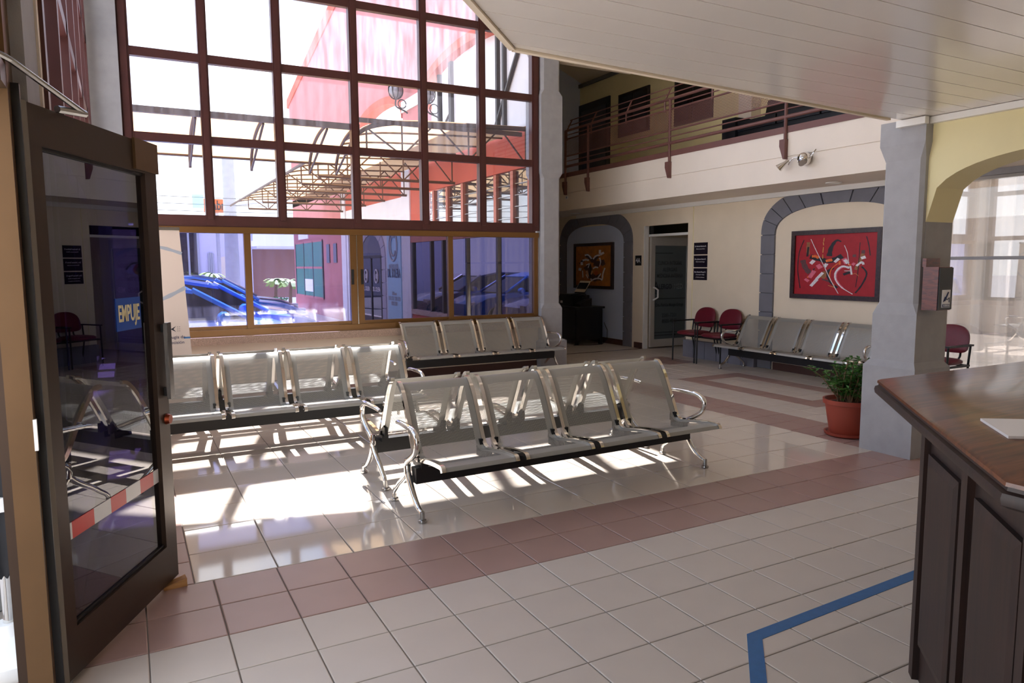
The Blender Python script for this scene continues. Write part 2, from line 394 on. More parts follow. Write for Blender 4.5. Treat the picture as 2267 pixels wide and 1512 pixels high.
# ================================================================== WALLS
ZT = lambda x: min(27.7, 23.1+.48*x) if x > 0 else 23.1       # top of the window wall
MX = [.37, 3.08, 5.83, 8.96, 12.09, 14.97, 17.81]
HZ = [6.95, 9.98, 13.05, 16.0, 19.0]
ww = struct(ub((-1.1, YW-.15, 0), (17.95, YW+.35, 2.02)).build('wall_window', M_CREAM))
ub((XA, YW-.45, 2.02), (17.95, YW+.55, 2.32)).build('granite_sill', M_GRANITE, ww)
ub((-.2, YW-.22, 0), (17.95, YW-.15, .38)).build('baseboard', M_BASEB, ww)
ub((-1.2, YW-.3, 19.1), (18, YW+.5, 21.4)).build('concrete_beam', M_GREY, ww)
ub((-1.2, YW-.35, 0), (.2, YW+.5, ZT(0))).build('corner_pilaster', M_GREY, ww)
# sloping top of the wall
MB(U).prism([(-1.2, ZT(0)), (9.58, 27.7), (18, 27.7), (18, 29.5), (-1.2, 29.5)], 1, YW-.3, YW+.5).build('gable_head', M_CREAM, ww)
# --- big gridded window
win1 = struct(thing('window_1', None, None, (U*9, U*YW, U*6.9))); win1['kind'] = 'structure'
mw = .17
for i, x in enumerate(MX):
    ww_ = mw if 0 < i < 6 else .2
    ub((x-ww_, YW-.16, 6.75), (x+ww_, YW+.16, 19.2)).build('mullion', M_RED, win1)
    ub((x-ww_*.6, YW-.22, 6.95), (x+ww_*.6, YW-.16, 19.1)).build('mullion_rib', M_RED, win1)
    ub((x-mw, YW-.15, 21.4), (x+mw, YW+.15, ZT(x)+.1)).build('mullion', M_RED, win1)
for k, z in enumerate(HZ):
    ub((MX[0], YW-.13, z-(.3 if k == 0 else .16)), (MX[-1], YW+.13, z+.16)).build('transom', M_RED, win1)
for k in range(4):
    for i in range(6):
        ub((MX[i]+mw, YW-.012, HZ[k]+.16), (MX[i+1]-mw, YW+.012, HZ[k+1]-.16)).build('pane', M_GL_CL if k == 0 else (M_GL_MID if k == 1 or i > 4 else M_GL_UP), win1)
for i in range(6):
    a, b = MX[i]+mw, MX[i+1]-mw
    MB(U).prism([(a, 21.4), (b, 21.4), (b, ZT(b)), (a, ZT(a))], 1, YW-.012, YW+.012).build('pane', M_GL_CL, win1)
# --- sliding windows below
win2 = struct(thing('window_2', None, None, (U*9, U*YW, U*2.35)))
SX = [.2, 4.40, 8.72, 9.02, 13.29, 17.92]
ub((.2, YW-.2, 2.32), (17.95, YW+.2, 2.58)).build('bottom_track', M_BROWNF, win2)
ub((.2, YW-.2, 6.42), (17.95, YW+.2, 6.66)).build('top_track', M_BROWNF, win2)
for x, wd in ((.3, .12), (4.40, .13), (8.72, .14), (9.02, .14), (13.29, .12), (17.84, .11)):
    ub((x-wd, YW-.13, 2.58), (x+wd, YW+.1, 6.42)).build('sash_stile', M_BROWNF, win2)
ub((8.855, YW-.16, 2.5), (8.885, YW+.1, 6.6)).build('meeting_strip', M_STEEL, win2)
for x in (8.66, 9.08): ub((x-.05, YW-.19, 4.3), (x+.05, YW-.13, 4.95)).build('latch', M_BLACK, win2)
for a, b in ((.42, 4.27), (4.53, 8.58), (9.16, 13.17), (13.41, 17.73)):
    ub((a, YW-.01, 2.58), (b, YW+.01, 6.42)).build('pane', M_GL_TINTD if a < 5 else M_GL_TINT, win2)
    ub((a, YW-.06, 2.58), (b, YW+.05, 2.72)).build('sash_rail', M_BROWNF, win2)
# --- left wall: solid pier by the door, then glazing
wl = struct(ub((XA-.4, -.45, 0), (XA, 1.1, 27)).build('wall_left', M_GREY))
ub((XA-.42, 1.1, 0), (XA+.03, 1.35, 27)).build('stucco_pier_edge', M_CREAM2, wl)
ub((XA-.4, 1.35, 0), (XA, YW, 2.0)).build('low_wall', M_CREAM, wl)
ub((XA-.5, 1.35, 2.0), (XA+.45, YW-.4, 2.3)).build('granite_sill', M_GRANITE, wl)
ub((XA-.4, 1.35, 19.1), (XA, YW, 21.3)).build('concrete_beam', M_GREY, wl)
win3 = struct(thing('window_3', None, None, (U*XA, U*10, U*2.3)))
LY = [1.5, 4.6, 7.7, 10.8, 13.9, 17.0, 19.9]
for y in LY: ub((XA-.3, y-.15, 2.3), (XA+.08, y+.15, 23)).build('mullion', M_RED, win3)
for z in [2.4, 6.8, 9.98, 13.05, 16, 19.0, 21.4]: ub((XA-.28, 1.5, z-.15), (XA+.06, 19.9, z+.15)).build('transom', M_RED, win3)
LZ = [2.4, 6.8, 9.98, 13.05, 16, 19.0]
for i in range(6):
    for k in range(5):
        ub((XA-.12, LY[i]+.15, LZ[k]+.15), (XA-.09, LY[i+1]-.15, LZ[k+1]-.15)).build('pane', M_GL_CL, win3)
    ub((XA-.12, LY[i]+.15, 21.5), (XA-.09, LY[i+1]-.15, 23)).build('pane', M_GL_CL, win3)
# --- wall behind the camera with a glazed entrance, and the right end wall
wb = struct(ub((-3.2, -13.2, 0), (34, -12.8, 2.0)).build('wall_back', M_CREAM))
ub((-3.2, -13.2, 8.6), (34, -12.8, 29)).build('upper_wall', M_CREAM, wb)
ub((-3.2, -13.2, 2), (34, -12.8, 8.6)).build('middle_wall', M_CREAM, wb)
we_ = struct(ub((-1.5, -13.2, 7.2), (-1.3, -.95, 24)).build('wall_entrance', M_CREAM))      # above and beside the entrance doorway
ub((-1.5, -13.2, 0), (-1.3, -7.6, 7.2)).build('side_wall', M_CREAM, we_)
wr_ = struct(ub((27.65, -13.2, 8.42), (28.0, 2, 28)).build('wall_right', M_CREAM))
ub((27.4, -12.8, 0), (27.65, -9.1, 8.42)).build('lower_wall', M_CREAM, wr_)
ub((28.0, 1.8, 9.3), (30.4, 2, 21)).build('corridor_end', M_CREAM, wr_)
ub((23.9, 2, 21.2), (24.1, YW+.1, 28)).build('high_panel', M_CREAM, wr_)
ub((24.1, 1.8, 18), (28.0, 2, 28)).build('high_end', M_CREAM, wr_)
# --- roof
rf = struct(MB(U).prism([(-3.5, 22.0), (0, 23.4), (9.58, 28.0), (34, 28.0), (34, 28.6), (-3.5, 28.6)], 1, -13.2, YW+.3).build('ceiling_roof', M_WHITE))
# ================================================================== WINDOW-SIDE PILLAR
def pillar(name, cx, cy, secs, m=None):
    mb = MB(U); rings = []
    for (z, hx, hy, c) in secs:
        c = max(c, .001)
        rings.append([(cx-hx+c, cy-hy, z), (cx+hx-c, cy-hy, z), (cx+hx, cy-hy+c, z), (cx+hx, cy+hy-c, z), (cx+hx-c, cy+hy, z), (cx-hx+c, cy+hy, z), (cx-hx, cy+hy-c, z), (cx-hx, cy-hy+c, z)])
    return mb.loft(rings).build(name, m or M_GREY)
p1 = struct(pillar('wall_pillar_window', 18.58, 20.95, [(0,.76,.95,.001),(1.32,.76,.95,.001),(1.42,.60,.75,.001),(2.95,.60,.75,.001),(3.2,.53,.7,.12),(9.3,.53,.7,.12),(9.55,.60,.75,.001),(13.2,.60,.75,.001),(13.45,.53,.7,.12),(15.2,.53,.7,.12),(15.5,.60,.75,.001),(27,.60,.75,.001)]))
p2 = struct(pillar('wall_pillar_arch', 18.5, 1.66, [(0,.76,.74,.001),(2.35,.76,.74,.001),(2.52,.62,.62,.001),(3.75,.62,.62,.001),(4.05,.55,.55,.09),(7.75,.55,.55,.09),(8.15,.64,.62,.001),(ZS,.64,.62,.001)]))

# ================================================================== FAR WALL
YA, YB = 7.2, 35.0
DY0, DY1, DZ = 20.3, 24.15, 7.35
wf = struct(ub((XF, DY1, 0), (XF+.5, YB, 8.42)).build('wall_far', M_CREAM))
ub((XF, YA, 0), (XF+.5, DY0, 8.42)).build('wall_panel', M_CREAM, wf)
ub((XF, DY0, DZ), (XF+.5, DY1, 8.42)).build('door_head', M_CREAM, wf)
ub((XF-.02, 19.86, 0), (XF, 19.9, 8.2)).build('panel_joint', M_YELLOW, wf)
ub((XF-.012, 25.7, 0), (XF, 32.9, 7.6)).build('niche_panel', M_BLUEW, wf)
ub((XF-.2, YA, 8.2), (XF, 31.2, 8.42)).build('cornice', M_WHITE, wf)
for (a, b) in ((24.15, 24.9), (25.75, 33)): ub((XF-.06, a, 0), (XF, b, .36)).build('baseboard', M_BASEB, wf)
ub((XF-.06, 7.7, 0), (XF, 14.1, .36)).build('baseboard', M_BASEB, wf)
def stone_arch(yc, zs=6.45, ai=3.32, ao=4.14, bi=1.25, bo=2.15, top=8.2):
    for s in (-1, 1):
        n = 7
        for k in range(n):
            z0, z1 = zs*k/n, zs*(k+1)/n
            ub((XF-.1, yc+s*ai, z0+.022), (XF, yc+s*ao, z1-.022)).build('stone_block', M_STONE, wf)
    def pt(a, b, t):
        c, s_ = math.cos(t), math.sin(t); e = 2/2.4
        return (yc + a*math.copysign(abs(c)**e, c), zs + b*abs(s_)**e)
    nv = 11
    for k in range(nv):
        t0, t1 = math.pi*k/nv+.008, math.pi*(k+1)/nv-.008
        m = 4; inn = [pt(ai, bi, t0+(t1-t0)*i/m) for i in range(m+1)]; out = [pt(ao, bo, t0+(t1-t0)*i/m) for i in range(m+1)]
        out = [(y, min(z, top-.01)) for y, z in out]
        MB(U).prism(inn+out[::-1], 0, XF-.1, XF).build('stone_block', M_STONE, wf)
    # recessed joints between the blocks
    jm = M_STONE
    MB(U).prism([pt(ai, bi, math.pi*i/24) for i in range(25)] + [(y, min(z, top-.02)) for y, z in [pt(ao, bo, math.pi*(24-i)/24) for i in range(25)]], 0, XF-.015, XF).build('joint_backing', jm, wf)
    for s in (-1, 1): ub((XF-.015, yc+s*(ai+.01), 0), (XF, yc+s*(ao-.01), zs)).build('joint_backing', jm, wf)
stone_arch(10.88); stone_arch(29.3)
for k in range(6):
    y0 = 15.05+k*.86; ub((XF-.3, y0+.015, 0), (XF, y0+.845, .93)).build('plinth_block', M_PLINTH, wf)
# room behind the open door
ub((XF+.5, DY1+.25, 0), (33.5, DY1+.6, 8.4)).build('room_wall', M_CREAM, wf)
ub((33.4, 15, 0), (33.7, 24.8, 8.4)).build('room_wall', M_CREAM, wf)
ub((XF+.5, 15, 0), (33.5, 15.3, 8.4)).build('room_wall', M_CREAM, wf)
ub((XF+.5, 15, 8.3), (33.5, 24.8, 8.42)).build('room_ceiling', M_CREAM, wf)
# outer shell of the hall wing (its street side is the red building)
wh = struct(ub((19.15, YW+1.1, 0), (19.4, YB, 18.2)).build('wall_hall', M_CREAM))
ub((19.12, 22, 12.2), (19.15, YB, 18.2)).build('sky_white_skin', M_BWHITE, wh)  # white skin added to read as bright sky through the arches
we = struct(ub((19.2, YB, 0), (34, YB+.4, 2.6)).build('wall_end', M_BLUEW))
ub((19.2, YB, 7.6), (34, YB+.4, 21)).build('upper_wall', M_BLUEW, we)
ub((27.4, YB, 2.6), (34, YB+.4, 7.6)).build('side_wall', M_BLUEW, we)
ub((19.2, YB, 2.6), (27.4, YB+.4, 7.6)).build('middle_wall', M_BLUEW, we)
struct(ub((19.2, YB+.4, 8.0), (34, YB+5, 8.3)).build('added_sun_shield', M_CREAM))  # unseen overhang, added only to keep direct sun off the end wall
struct(ub((19.15, YW+.5, 18.2), (XB_-.2, YB+.4, 18.5)).build('ceiling_hall', M_CREAM))
struct(ub((XB_-.4, YW+.5, 18.5), (XB_-.2, YB, 21)).build('wall_clerestory', M_BWHITE))
whi = struct(ub((19.2, YW+.1, 15.0), (XB_-.3, YW+.5, 28)).build('wall_high', M_CREAM))
ub((XB_-.3, YW+.1, 21.4), (34, YW+.5, 28)).build('upper_panel', M_CREAM, whi)
# ---- slab, fascia and upper floor
XB = 24.2
fa = struct(ub((XB, -2, 8.42), (XB+.35, YB, 9.435)).build('wall_fascia', M_CREAM2))
ub((XB, -2, 9.475), (XB+.35, YB, 10.55)).build('upper_fascia', M_CREAM2, fa)
ub((XB+.06, -2, 9.43), (XB+.35, YB, 9.48)).build('groove_back', M_CREAM2, fa)
ub((XB-.05, 2, 10.42), (XB+.4, YB, 10.68)).build('kick_plate', M_RAIL, fa)
struct(ub((XB+.35, -2, 8.42), (34, YB, 9.3)).build('floor_upper', M_CREAM2))
up = struct(ub((30, 2, 9.3), (30.4, YB, 18.1)).build('wall_upper', M_YELLOW))
ub((29.85, 2, 17.85), (30, YB, 18.1)).build('ceiling_trim', M_DGREY, up)
struct(MB(U).prism([(XB-.4, 20.9), (30.4, 18.1), (30.4, 18.5), (XB-.4, 21.3)], 1, 2, YB).build('ceiling_upper', M_CREAM))
# doors and windows upstairs
d3 = struct(thing('door_3', None, None, (U*30, U*33.2, U*9.3)))
ub((29.9, 31.2, 9.3), (30.02, 35.0, 16.6)).build('door_frame', M_DKFR, d3)
ub((29.86, 31.55, 9.4), (29.92, 34.6, 16.1)).build('door_panel', M_DKWIN, d3)
for n, (y0, y1, z0, z1) in enumerate(((26.95, 30.2, 13.6, 16.4), (21.3, 24.55, 13.4, 16.25))):
    wn = struct(thing('window_%d' % (4+n), None, None, (U*30, U*(y0+y1)/2, U*z0)))
    ub((29.9, y0, z0), (30.02, y1, z1)).build('window_frame', M_DKFR, wn)
    for a, b in ((y0+.18, (y0+y1)/2-.06), ((y0+y1)/2+.06, y1-.18)): ub((29.87, a, z0+.18), (29.91, b, z1-.18)).build('pane', M_DKWIN, wn)
ub((29.3, 17.8, 9.3), (30, 18.7, 18.0)).build('upper_pier', M_CREAM2, up)

# ================================================================== PLANK CEILING (soffit)
ce = struct(MB(U).prism([(4.4, -1.0), (6.0, .72), (17.3, 1.62), (19.2, 1.7), (19.2, -12.8), (-3, -12.8), (-3, -8.4)], 2, ZS+.06, ZS+1.6).build('ceiling', M_CREAM2))
def soff_y(x): return .72+(x-6.0)*.0795 if x > 6 else .72+(x-6.0)*1.06
ny = 24
for k in range(ny):
    ytop = 1.7-.58*k; ybot = ytop-.562
    if ytop < -12.5: break
    def xl(y): return 6.0+(y-.72)/1.06 if y < .72 else 6.0+(y-.72)/.0795
    a, b = max(-3, xl(min(ytop, .72))), max(-3, xl(min(ybot, .72)))
    if k == 0: poly = [(6.0+(ybot-.72)/.0795 if ybot > .72 else 6.0, ybot), (18.0, ybot), (18.0, soff_y(18.0)), ]
    elif ytop > .72: poly = [(b, ybot), (18.0, ybot), (18.0, ytop), (min(17.9, 6.0+(ytop-.72)/.0795), ytop), (6.0, .72)]
    else: poly = [(b, ybot), (18.0, ybot), (18.0, ytop), (a, ytop)]
    MB(U).prism(poly, 2, ZS, ZS+.06).build('plank', M_PLANK, ce)
mb = MB(U); pts = [(-3, -8.4), (4.4, -.97), (6.0, .74), (17.35, 1.66)]
for (a, b) in zip(pts[:-1], pts[1:]):
    mb.poly([(a[0], a[1], ZS-.04), (b[0], b[1], ZS-.04), (b[0], b[1], ZS+1.6), (a[0], a[1], ZS+1.6)])
    d = Vector((b[0]-a[0], b[1]-a[1])).normalized(); nx_, ny_ = -d.y*.1, d.x*.1
    mb.poly([(a[0]+nx_, a[1]+ny_, ZS-.04), (b[0]+nx_, b[1]+ny_, ZS-.04), (b[0]+nx_, b[1]+ny_, ZS+1.6), (a[0]+nx_, a[1]+ny_, ZS+1.6)])
    mb.poly([(a[0], a[1], ZS-.04), (b[0], b[1], ZS-.04), (b[0]+nx_, b[1]+ny_, ZS-.04), (a[0]+nx_, a[1]+ny_, ZS-.04)])
mb.build('edge_board', M_CREAM, ce)
# ================================================================== ARCHED WALL BESIDE THE COUNTER
ya, yb = 1.1, -8.2; yc_ = (ya+yb)/2; aw = (ya-yb)/2
arc = []
for i in range(41):
    t = -1+2*i/40; arc.append((yc_-aw*t*1.0, 6.15+1.6*(1-abs(t)**3)**(1/3)))
wa = struct(MB(U).prism([(1.2, 6.15), (1.2, ZS), (-12.8, ZS), (-12.8, 6.15)] + arc[::-1], 0, 18.15, 19.3).build('wall_arch', M_YELLOW))
ub((18.17, ya, 0), (19.3, 1.25, 6.15)).build('arch_jamb', M_GREY, wa)
ub((18.15, -12.8, 0), (19.3, yb, 6.15)).build('arch_jamb', M_GREY, wa)
tr = struct(ub((17.98, -12.5, ZS-.17), (18.16, 1.06, ZS-.01)).build('trim_1', M_WHITE))
ub((17.7, .98, ZS-.19), (17.86, 1.75, ZS-.02)).build('trim_return', M_WHITE, tr)
# glazed front with sheer curtain beyond the arch
win6 = struct(thing('window_6', None, None, (U*XF, U*2, 0)))
for y in (-9, -5.2, -1.4, 2.4, 6.9): ub((XF, y-.1, 0), (XF+.25, y+.1, 8.42)).build('mullion', M_DKFR if y < 0 else M_GREY, win6)
ub((XF, -9, 0), (XF+.25, 6.9, .3)).build('bottom_rail', M_GREY, win6)
ub((XF, -9, 5.2), (XF+.2, 6.9, 5.32)).build('transom', M_GREY, win6)
ub((XF, -9, 8.2), (XF+.25, 6.9, 8.42)).build('top_rail', M_GREY, win6)
for a, b in ((-8.9, -5.3), (-5.1, -1.5), (-1.3, 2.3), (2.5, 6.8)): ub((XF+.1, a, .3), (XF+.13, b, 8.2)).build('pane', M_GL_SHOW, win6)
ub((XF, 6.9, 0), (XF+.5, YA, 8.42)).build('side_jamb', M_CREAM, win6)
mb = MB(U); n = 220; b = 0
for i in range(n+1):
    y = -9+15.7*i/n; x = XF+.62+.15*math.sin(y*6.1)+.08*math.sin(y*13.7+1.3)
    mb.v += [(x, y, .12), (x+.02*math.sin(y*3), y, 4.2), (x, y, 8.1)]
for i in range(n):
    a = i*3; mb.face((a, a+3, a+4, a+1)); mb.face((a+1, a+4, a+5, a+2))
tag(mb.build('sheer_curtain', M_CURT, smooth=True), 'sheer beige curtain hanging in folds behind the glass past the arch', 'curtain')
struct(ub((XF+.3, -9, 8.1), (XF+.9, 6.9, 8.42)).build('trim_2', M_WHITE))

# ================================================================== ENTRANCE DOOR (left, swung open)
HB, HE = Vector((-1.0, -.60, 0)), Vector((.42, 2.27, 0))
dd = (HE-HB).normalized(); dl = (HE-HB).length; dn = Vector((dd.y, -dd.x, 0))
ang = math.atan2(dd.y, dd.x)
door = struct(thing('door_1', None, None, HB*U, ang))
def dbox(a, z0, b, z1, t0, t1, name, m, par=door, sm=False):
    return MB(U).box((a, t0, z0), (b, t1, z1)).build(name, m, par, local=True)
dbox(0, .12, .36, 6.95, -.09, .09, 'hinge_stile', M_BRONZED)
dbox(dl-.36, .12, dl, 6.95, -.09, .09, 'lock_stile', M_BRONZED)
dbox(.36, 6.5, dl-.36, 6.95, -.09, .09, 'top_rail', M_BRONZED)
dbox(.36, .12, dl-.36, .72, -.09, .09, 'bottom_rail', M_BRONZED)
dbox(-.02, .12, .10, 6.95, -.11, -.09, 'brush_strip', mat('grey_brush_seal', (120,112,100), .9))
dbox(.36, .72, dl-.36, 6.5, -.02, .01, 'pane', M_GL_DOOR)
for a, z0, b, z1 in ((.34,.70,dl-.34,.76),(.34,6.46,dl-.34,6.52)): dbox(a, z0, b, z1, -.05, .05, 'glazing_bead', M_BLACK)
dbox(dl-.7, 6.95-.42, dl+.01, 6.97, -.13, -.085, 'closer_shoe', M_BRONZE)
ps = dbox(dl-.16, 3.05, dl-.02, 4.25, -.20, -.14, 'pull_handle', M_STEEL)
for z in (3.1, 4.1): MB(U).box((dl-.14, -.16, z), (dl-.04, -.08, z+.12)).build('handle_post', M_BLACK, ps, local=True)
MB(U).lathe([(.0,0),(.07,0),(.09,.06),(.0,.09)], (dl-.1, -.15, 2.72), 24, axis=1).build('lock_cylinder', mat('brass', (128,58,36), .3, 1.), door, local=True)
# EMPUJE sticker and warning tape
stk = dbox(dl-1.32, 4.22, dl-.62, 4.68, -.032, -.022, 'push_sticker', M_BLUESIGN)
me_pos = Matrix.Translation(HB*U) @ Matrix.Rotation(ang, 4, 'Z')
def dtext(name, s, size, m, cx, z, wd, par):
    o = text(name, s, size, m, None, (0,0,0), (1,0,0), (0,0,1), .0005, width=wd, bold=.002)
    for v in o.data.vertices: v.co += Vector((cx*U, -.036*U, z*U))
    o.parent = par; return o
dtext('push_lettering', 'EMPUJE', .10, M_CREAMTXT, dl-.97, 4.45, .60*U, stk)
seg = [(.38, .50, 'w'), (.50, 1.0, 'r'), (1.0, 1.42, 'w'), (1.42, 1.83, 'r'), (1.83, 2.25, 'w'), (2.25, 2.66, 'r'), (2.66, dl-.37, 'w')]
for a, b, c in seg: dbox(a, 1.78, b, 1.99, -.032, -.022, 'tape_segment', M_TWHITE if c == 'w' else M_TREDT)
# frame of the entrance
df = struct(ub((-1.22, -.95, 0), (-.98, -.45, 14)).build('door_frame', M_BRONZE))
ub((-1.33, -.80, 0), (-1.23, -.45, 14)).build('jamb_post', M_BRONZED, df)
ub((-.98, -.72, 0), (-.90, -.62, 7.1)).build('door_stop', M_BLACK, df)
ub((-.985, -.96, 3.1), (-.95, -.9, 3.45)).build('latch_plate', M_WHITE, df)
MB(U).tube([(-1.5, -2.2, 7.35), (-.95, -.9, 7.3), (-.33, .35, 7.02)], .035, 8).build('closer_arm', M_STEEL, df)
MB(U).tube([(-.33, .35, 7.02), (-.6, -.05, 6.98)], .045, 8).build('closer_arm', M_STEEL, df)
ub((-1.5, -1.4, 6.98), (-.98, -.98, 7.22)).build('closer_body', M_BRONZED, df)
tag(MB(U).prism([(0,0),(.34,0),(.34,.13),(0,.05)], 1, -.09, .09).build('door_wedge', wood('pale_wedge_wood', (150,100,52), (190,140,84), 4, .7)), 'small pale wooden wedge under the open glass door', 'wedge')
o = bpy.data.objects['door_wedge']; o.location = (HE*U + Vector((-.16*U, -.25*U, 0))); o.rotation_euler = (0,0,.1)

# ================================================================== BENCHES
PROF = [(-.445,.352),(-.436,.370),(-.41,.379),(-.26,.371),(-.12,.350),(-.06,.341),(-.03,.345),(0.,.362),(.03,.41),(.075,.507),(.12,.598),(.16,.676),(.20,.735),(.225,.762),(.25,.780),(.275,.782)]
def arc_len(p):
    s = [0]
    for a, b in zip(p[:-1], p[1:]): s.append(s[-1]+math.hypot(b[0]-a[0], b[1]-a[1]))
    return s
def smooth_path(p, sub=3):
    out = []
    for i in range(len(p)-1):
        p0, p1, p2, p3 = p[max(i-1,0)], p[i], p[i+1], p[min(i+2, len(p)-1)]
        for k in range(sub):
            t = k/sub
            out.append(tuple(.5*((2*b)+(-a+c)*t+(2*a-5*b+4*c-d)*t*t+(-a+3*b-3*c+d)*t**3) for a, b, c, d in zip(p0, p1, p2, p3)))
    out.append(tuple(p[-1])); return out
PR = smooth_path(PROF, 2); PS = arc_len(PR); PITCH = .571; SW = .238
def seat_mesh(mb, cx):
    xs = [-SW, -SW+.045, SW-.045, SW]; base = len(mb.v); n = len(PR)
    for x in xs:
        for (y, z), s in zip(PR, PS):
            mb.uv[len(mb.v)] = (x, s); mb.v.append((cx+x, y, z))
    for i in range(3):
        for k in range(n-1):
            mb.cur = 1 if (i == 1 and PS[k] > .055 and PS[k+1] < PS[-1]-.075) else 0
            mb.face((base+i*n+k, base+(i+1)*n+k, base+(i+1)*n+k+1, base+i*n+k+1))
    mb.cur = 0
ARM = smooth_path([(.155,.548),(.11,.556),(0,.558),(-.13,.556),(-.195,.53),(-.216,.487),(-.19,.425),(-.115,.375),(-.04,.335),(-.01,.295),(-.012,.25)], 3)
def bar_profile(mb, x, w, t, path):
    n = len(path); base = len(mb.v)
    for i, (y, z) in enumerate(path):
        a, b = path[max(i-1,0)], path[min(i+1,n-1)]; d = Vector((b[0]-a[0], b[1]-a[1])).normalized(); nx, nz = -d.y*t/2, d.x*t/2
        mb.v += [(x-w/2, y+nx, z+nz), (x+w/2, y+nx, z+nz), (x+w/2, y-nx, z-nz), (x-w/2, y-nx, z-nz)]
    for i in range(n-1):
        for k in range(4): l = (k+1) % 4; mb.face((base+i*4+k, base+i*4+l, base+(i+1)*4+l, base+(i+1)*4+k))
    mb.face((base+3, base+2, base+1, base)); e = base+(n-1)*4; mb.face((e, e+1, e+2, e+3))
def make_bench():
    t = thing('waiting_bench', 'x', 'bench', group='four-seat perforated steel waiting benches')
    L = PITCH*2
    mb = MB().box((-L+.0, -.105, .198), (L-.0, -.035, .298)); mb.build('beam', M_BLACK, t, local=True)
    mb0 = MB(); seat_mesh(mb0, 0); sm = mb0.mesh('seat_shell', [M_SEAT, M_PERF], smooth=True)
    fm = MB(); bar_profile(fm, 0, .027, .026, PR); fm = fm.mesh('side_frame', M_CHROME, smooth=True)
    kb = MB().box((-.024, -.11, .29), (.024, .03, .338)); kb.box((-.012, .0, .33), (.012, .055, .40)); kb = kb.mesh('clamp', M_BLACK)
    for i in range(4):
        cx = (i-1.5)*PITCH
        s = bpy.data.objects.new('seat_shell', sm); col.objects.link(s); s.parent = t; s.location = (cx, 0, 0)
        for sgn in (-1, 1):
            f = bpy.data.objects.new('side_frame', fm); col.objects.link(f); f.parent = s; f.location = (sgn*(SW+.011), 0, 0)
            c = bpy.data.objects.new('clamp', kb); col.objects.link(c); c.parent = s; c.location = (sgn*(SW-.01), 0, 0)
    for sgn in (-1, 1):
        x = sgn*(L+.022)
        am = MB(); m = len(ARM)
        rs = [.013+.006*min(1, i/8) for i in range(m)]
        am.tube([(x+sgn*.012*math.sin(math.pi*i/(m-1)), y, z) for i, (y, z) in enumerate(ARM)], rs, 10)
        am.build('armrest', M_CHROME, t, True, local=True)
        lm = MB()
        lm.tube([(x, -.012, .345), (x, -.014, .29), (x, -.018, .245)], [.018, .024, .024], 10)
        for path in ([(-.015,.262),(-.045,.215),(-.09,.155),(-.15,.098),(-.205,.068),(-.238,.060),(-.246,.045)], [(-.015,.262),(.02,.225),(.07,.188),(.13,.150),(.185,.105),(.222,.078),(.235,.055)]):
            pp = smooth_path(path, 2); q = len(pp)
            lm.tube([(x, y, z) for y, z in pp], [.022-.007*i/(q-1) for i in range(q)], 10)
        lg = lm.build('leg', M_CHROME, t, True, local=True)
        for y in (-.248, .237):
            fo = MB().lathe([(.014,.07),(.015,.05),(.015,.022),(.026,.018),(.028,.008),(.026,0.0)][::-1], (x, y, 0), 16)
            fo.build('foot_glide', M_STEEL, lg, True, local=True)
    return t
bench0 = make_bench()
BENCH = [((8.76, 3.70), 0.022, 'grey perforated steel bench facing the reception counter, back-to-back with the bench facing the window'),
         ((8.78, 6.02), math.pi+.018, 'grey perforated steel bench facing the big window, its back close behind the counter-facing bench'),
         ((4.05, 10.95), 0.0, 'sunlit perforated steel bench beside the roll-up banner, its bright seats facing the open floor'),
         ((4.05, 13.30), math.pi, 'perforated steel bench facing the window, hidden behind the sunlit bench by the banner'),
         ((14.25, 19.32), 0.0, 'shaded perforated steel bench against the window sill next to the grey pillar'),
         ((26.15, 11.72), -math.pi/2, 'grey perforated steel bench against the far wall below the red painting')]
for i, ((x, y), rz, lab) in enumerate(BENCH):
    o = bench0 if i == 0 else copy_tree(bench0)
    o.location = (U*x, U*y, 0); o.rotation_euler = (0, 0, rz); o['label'] = lab

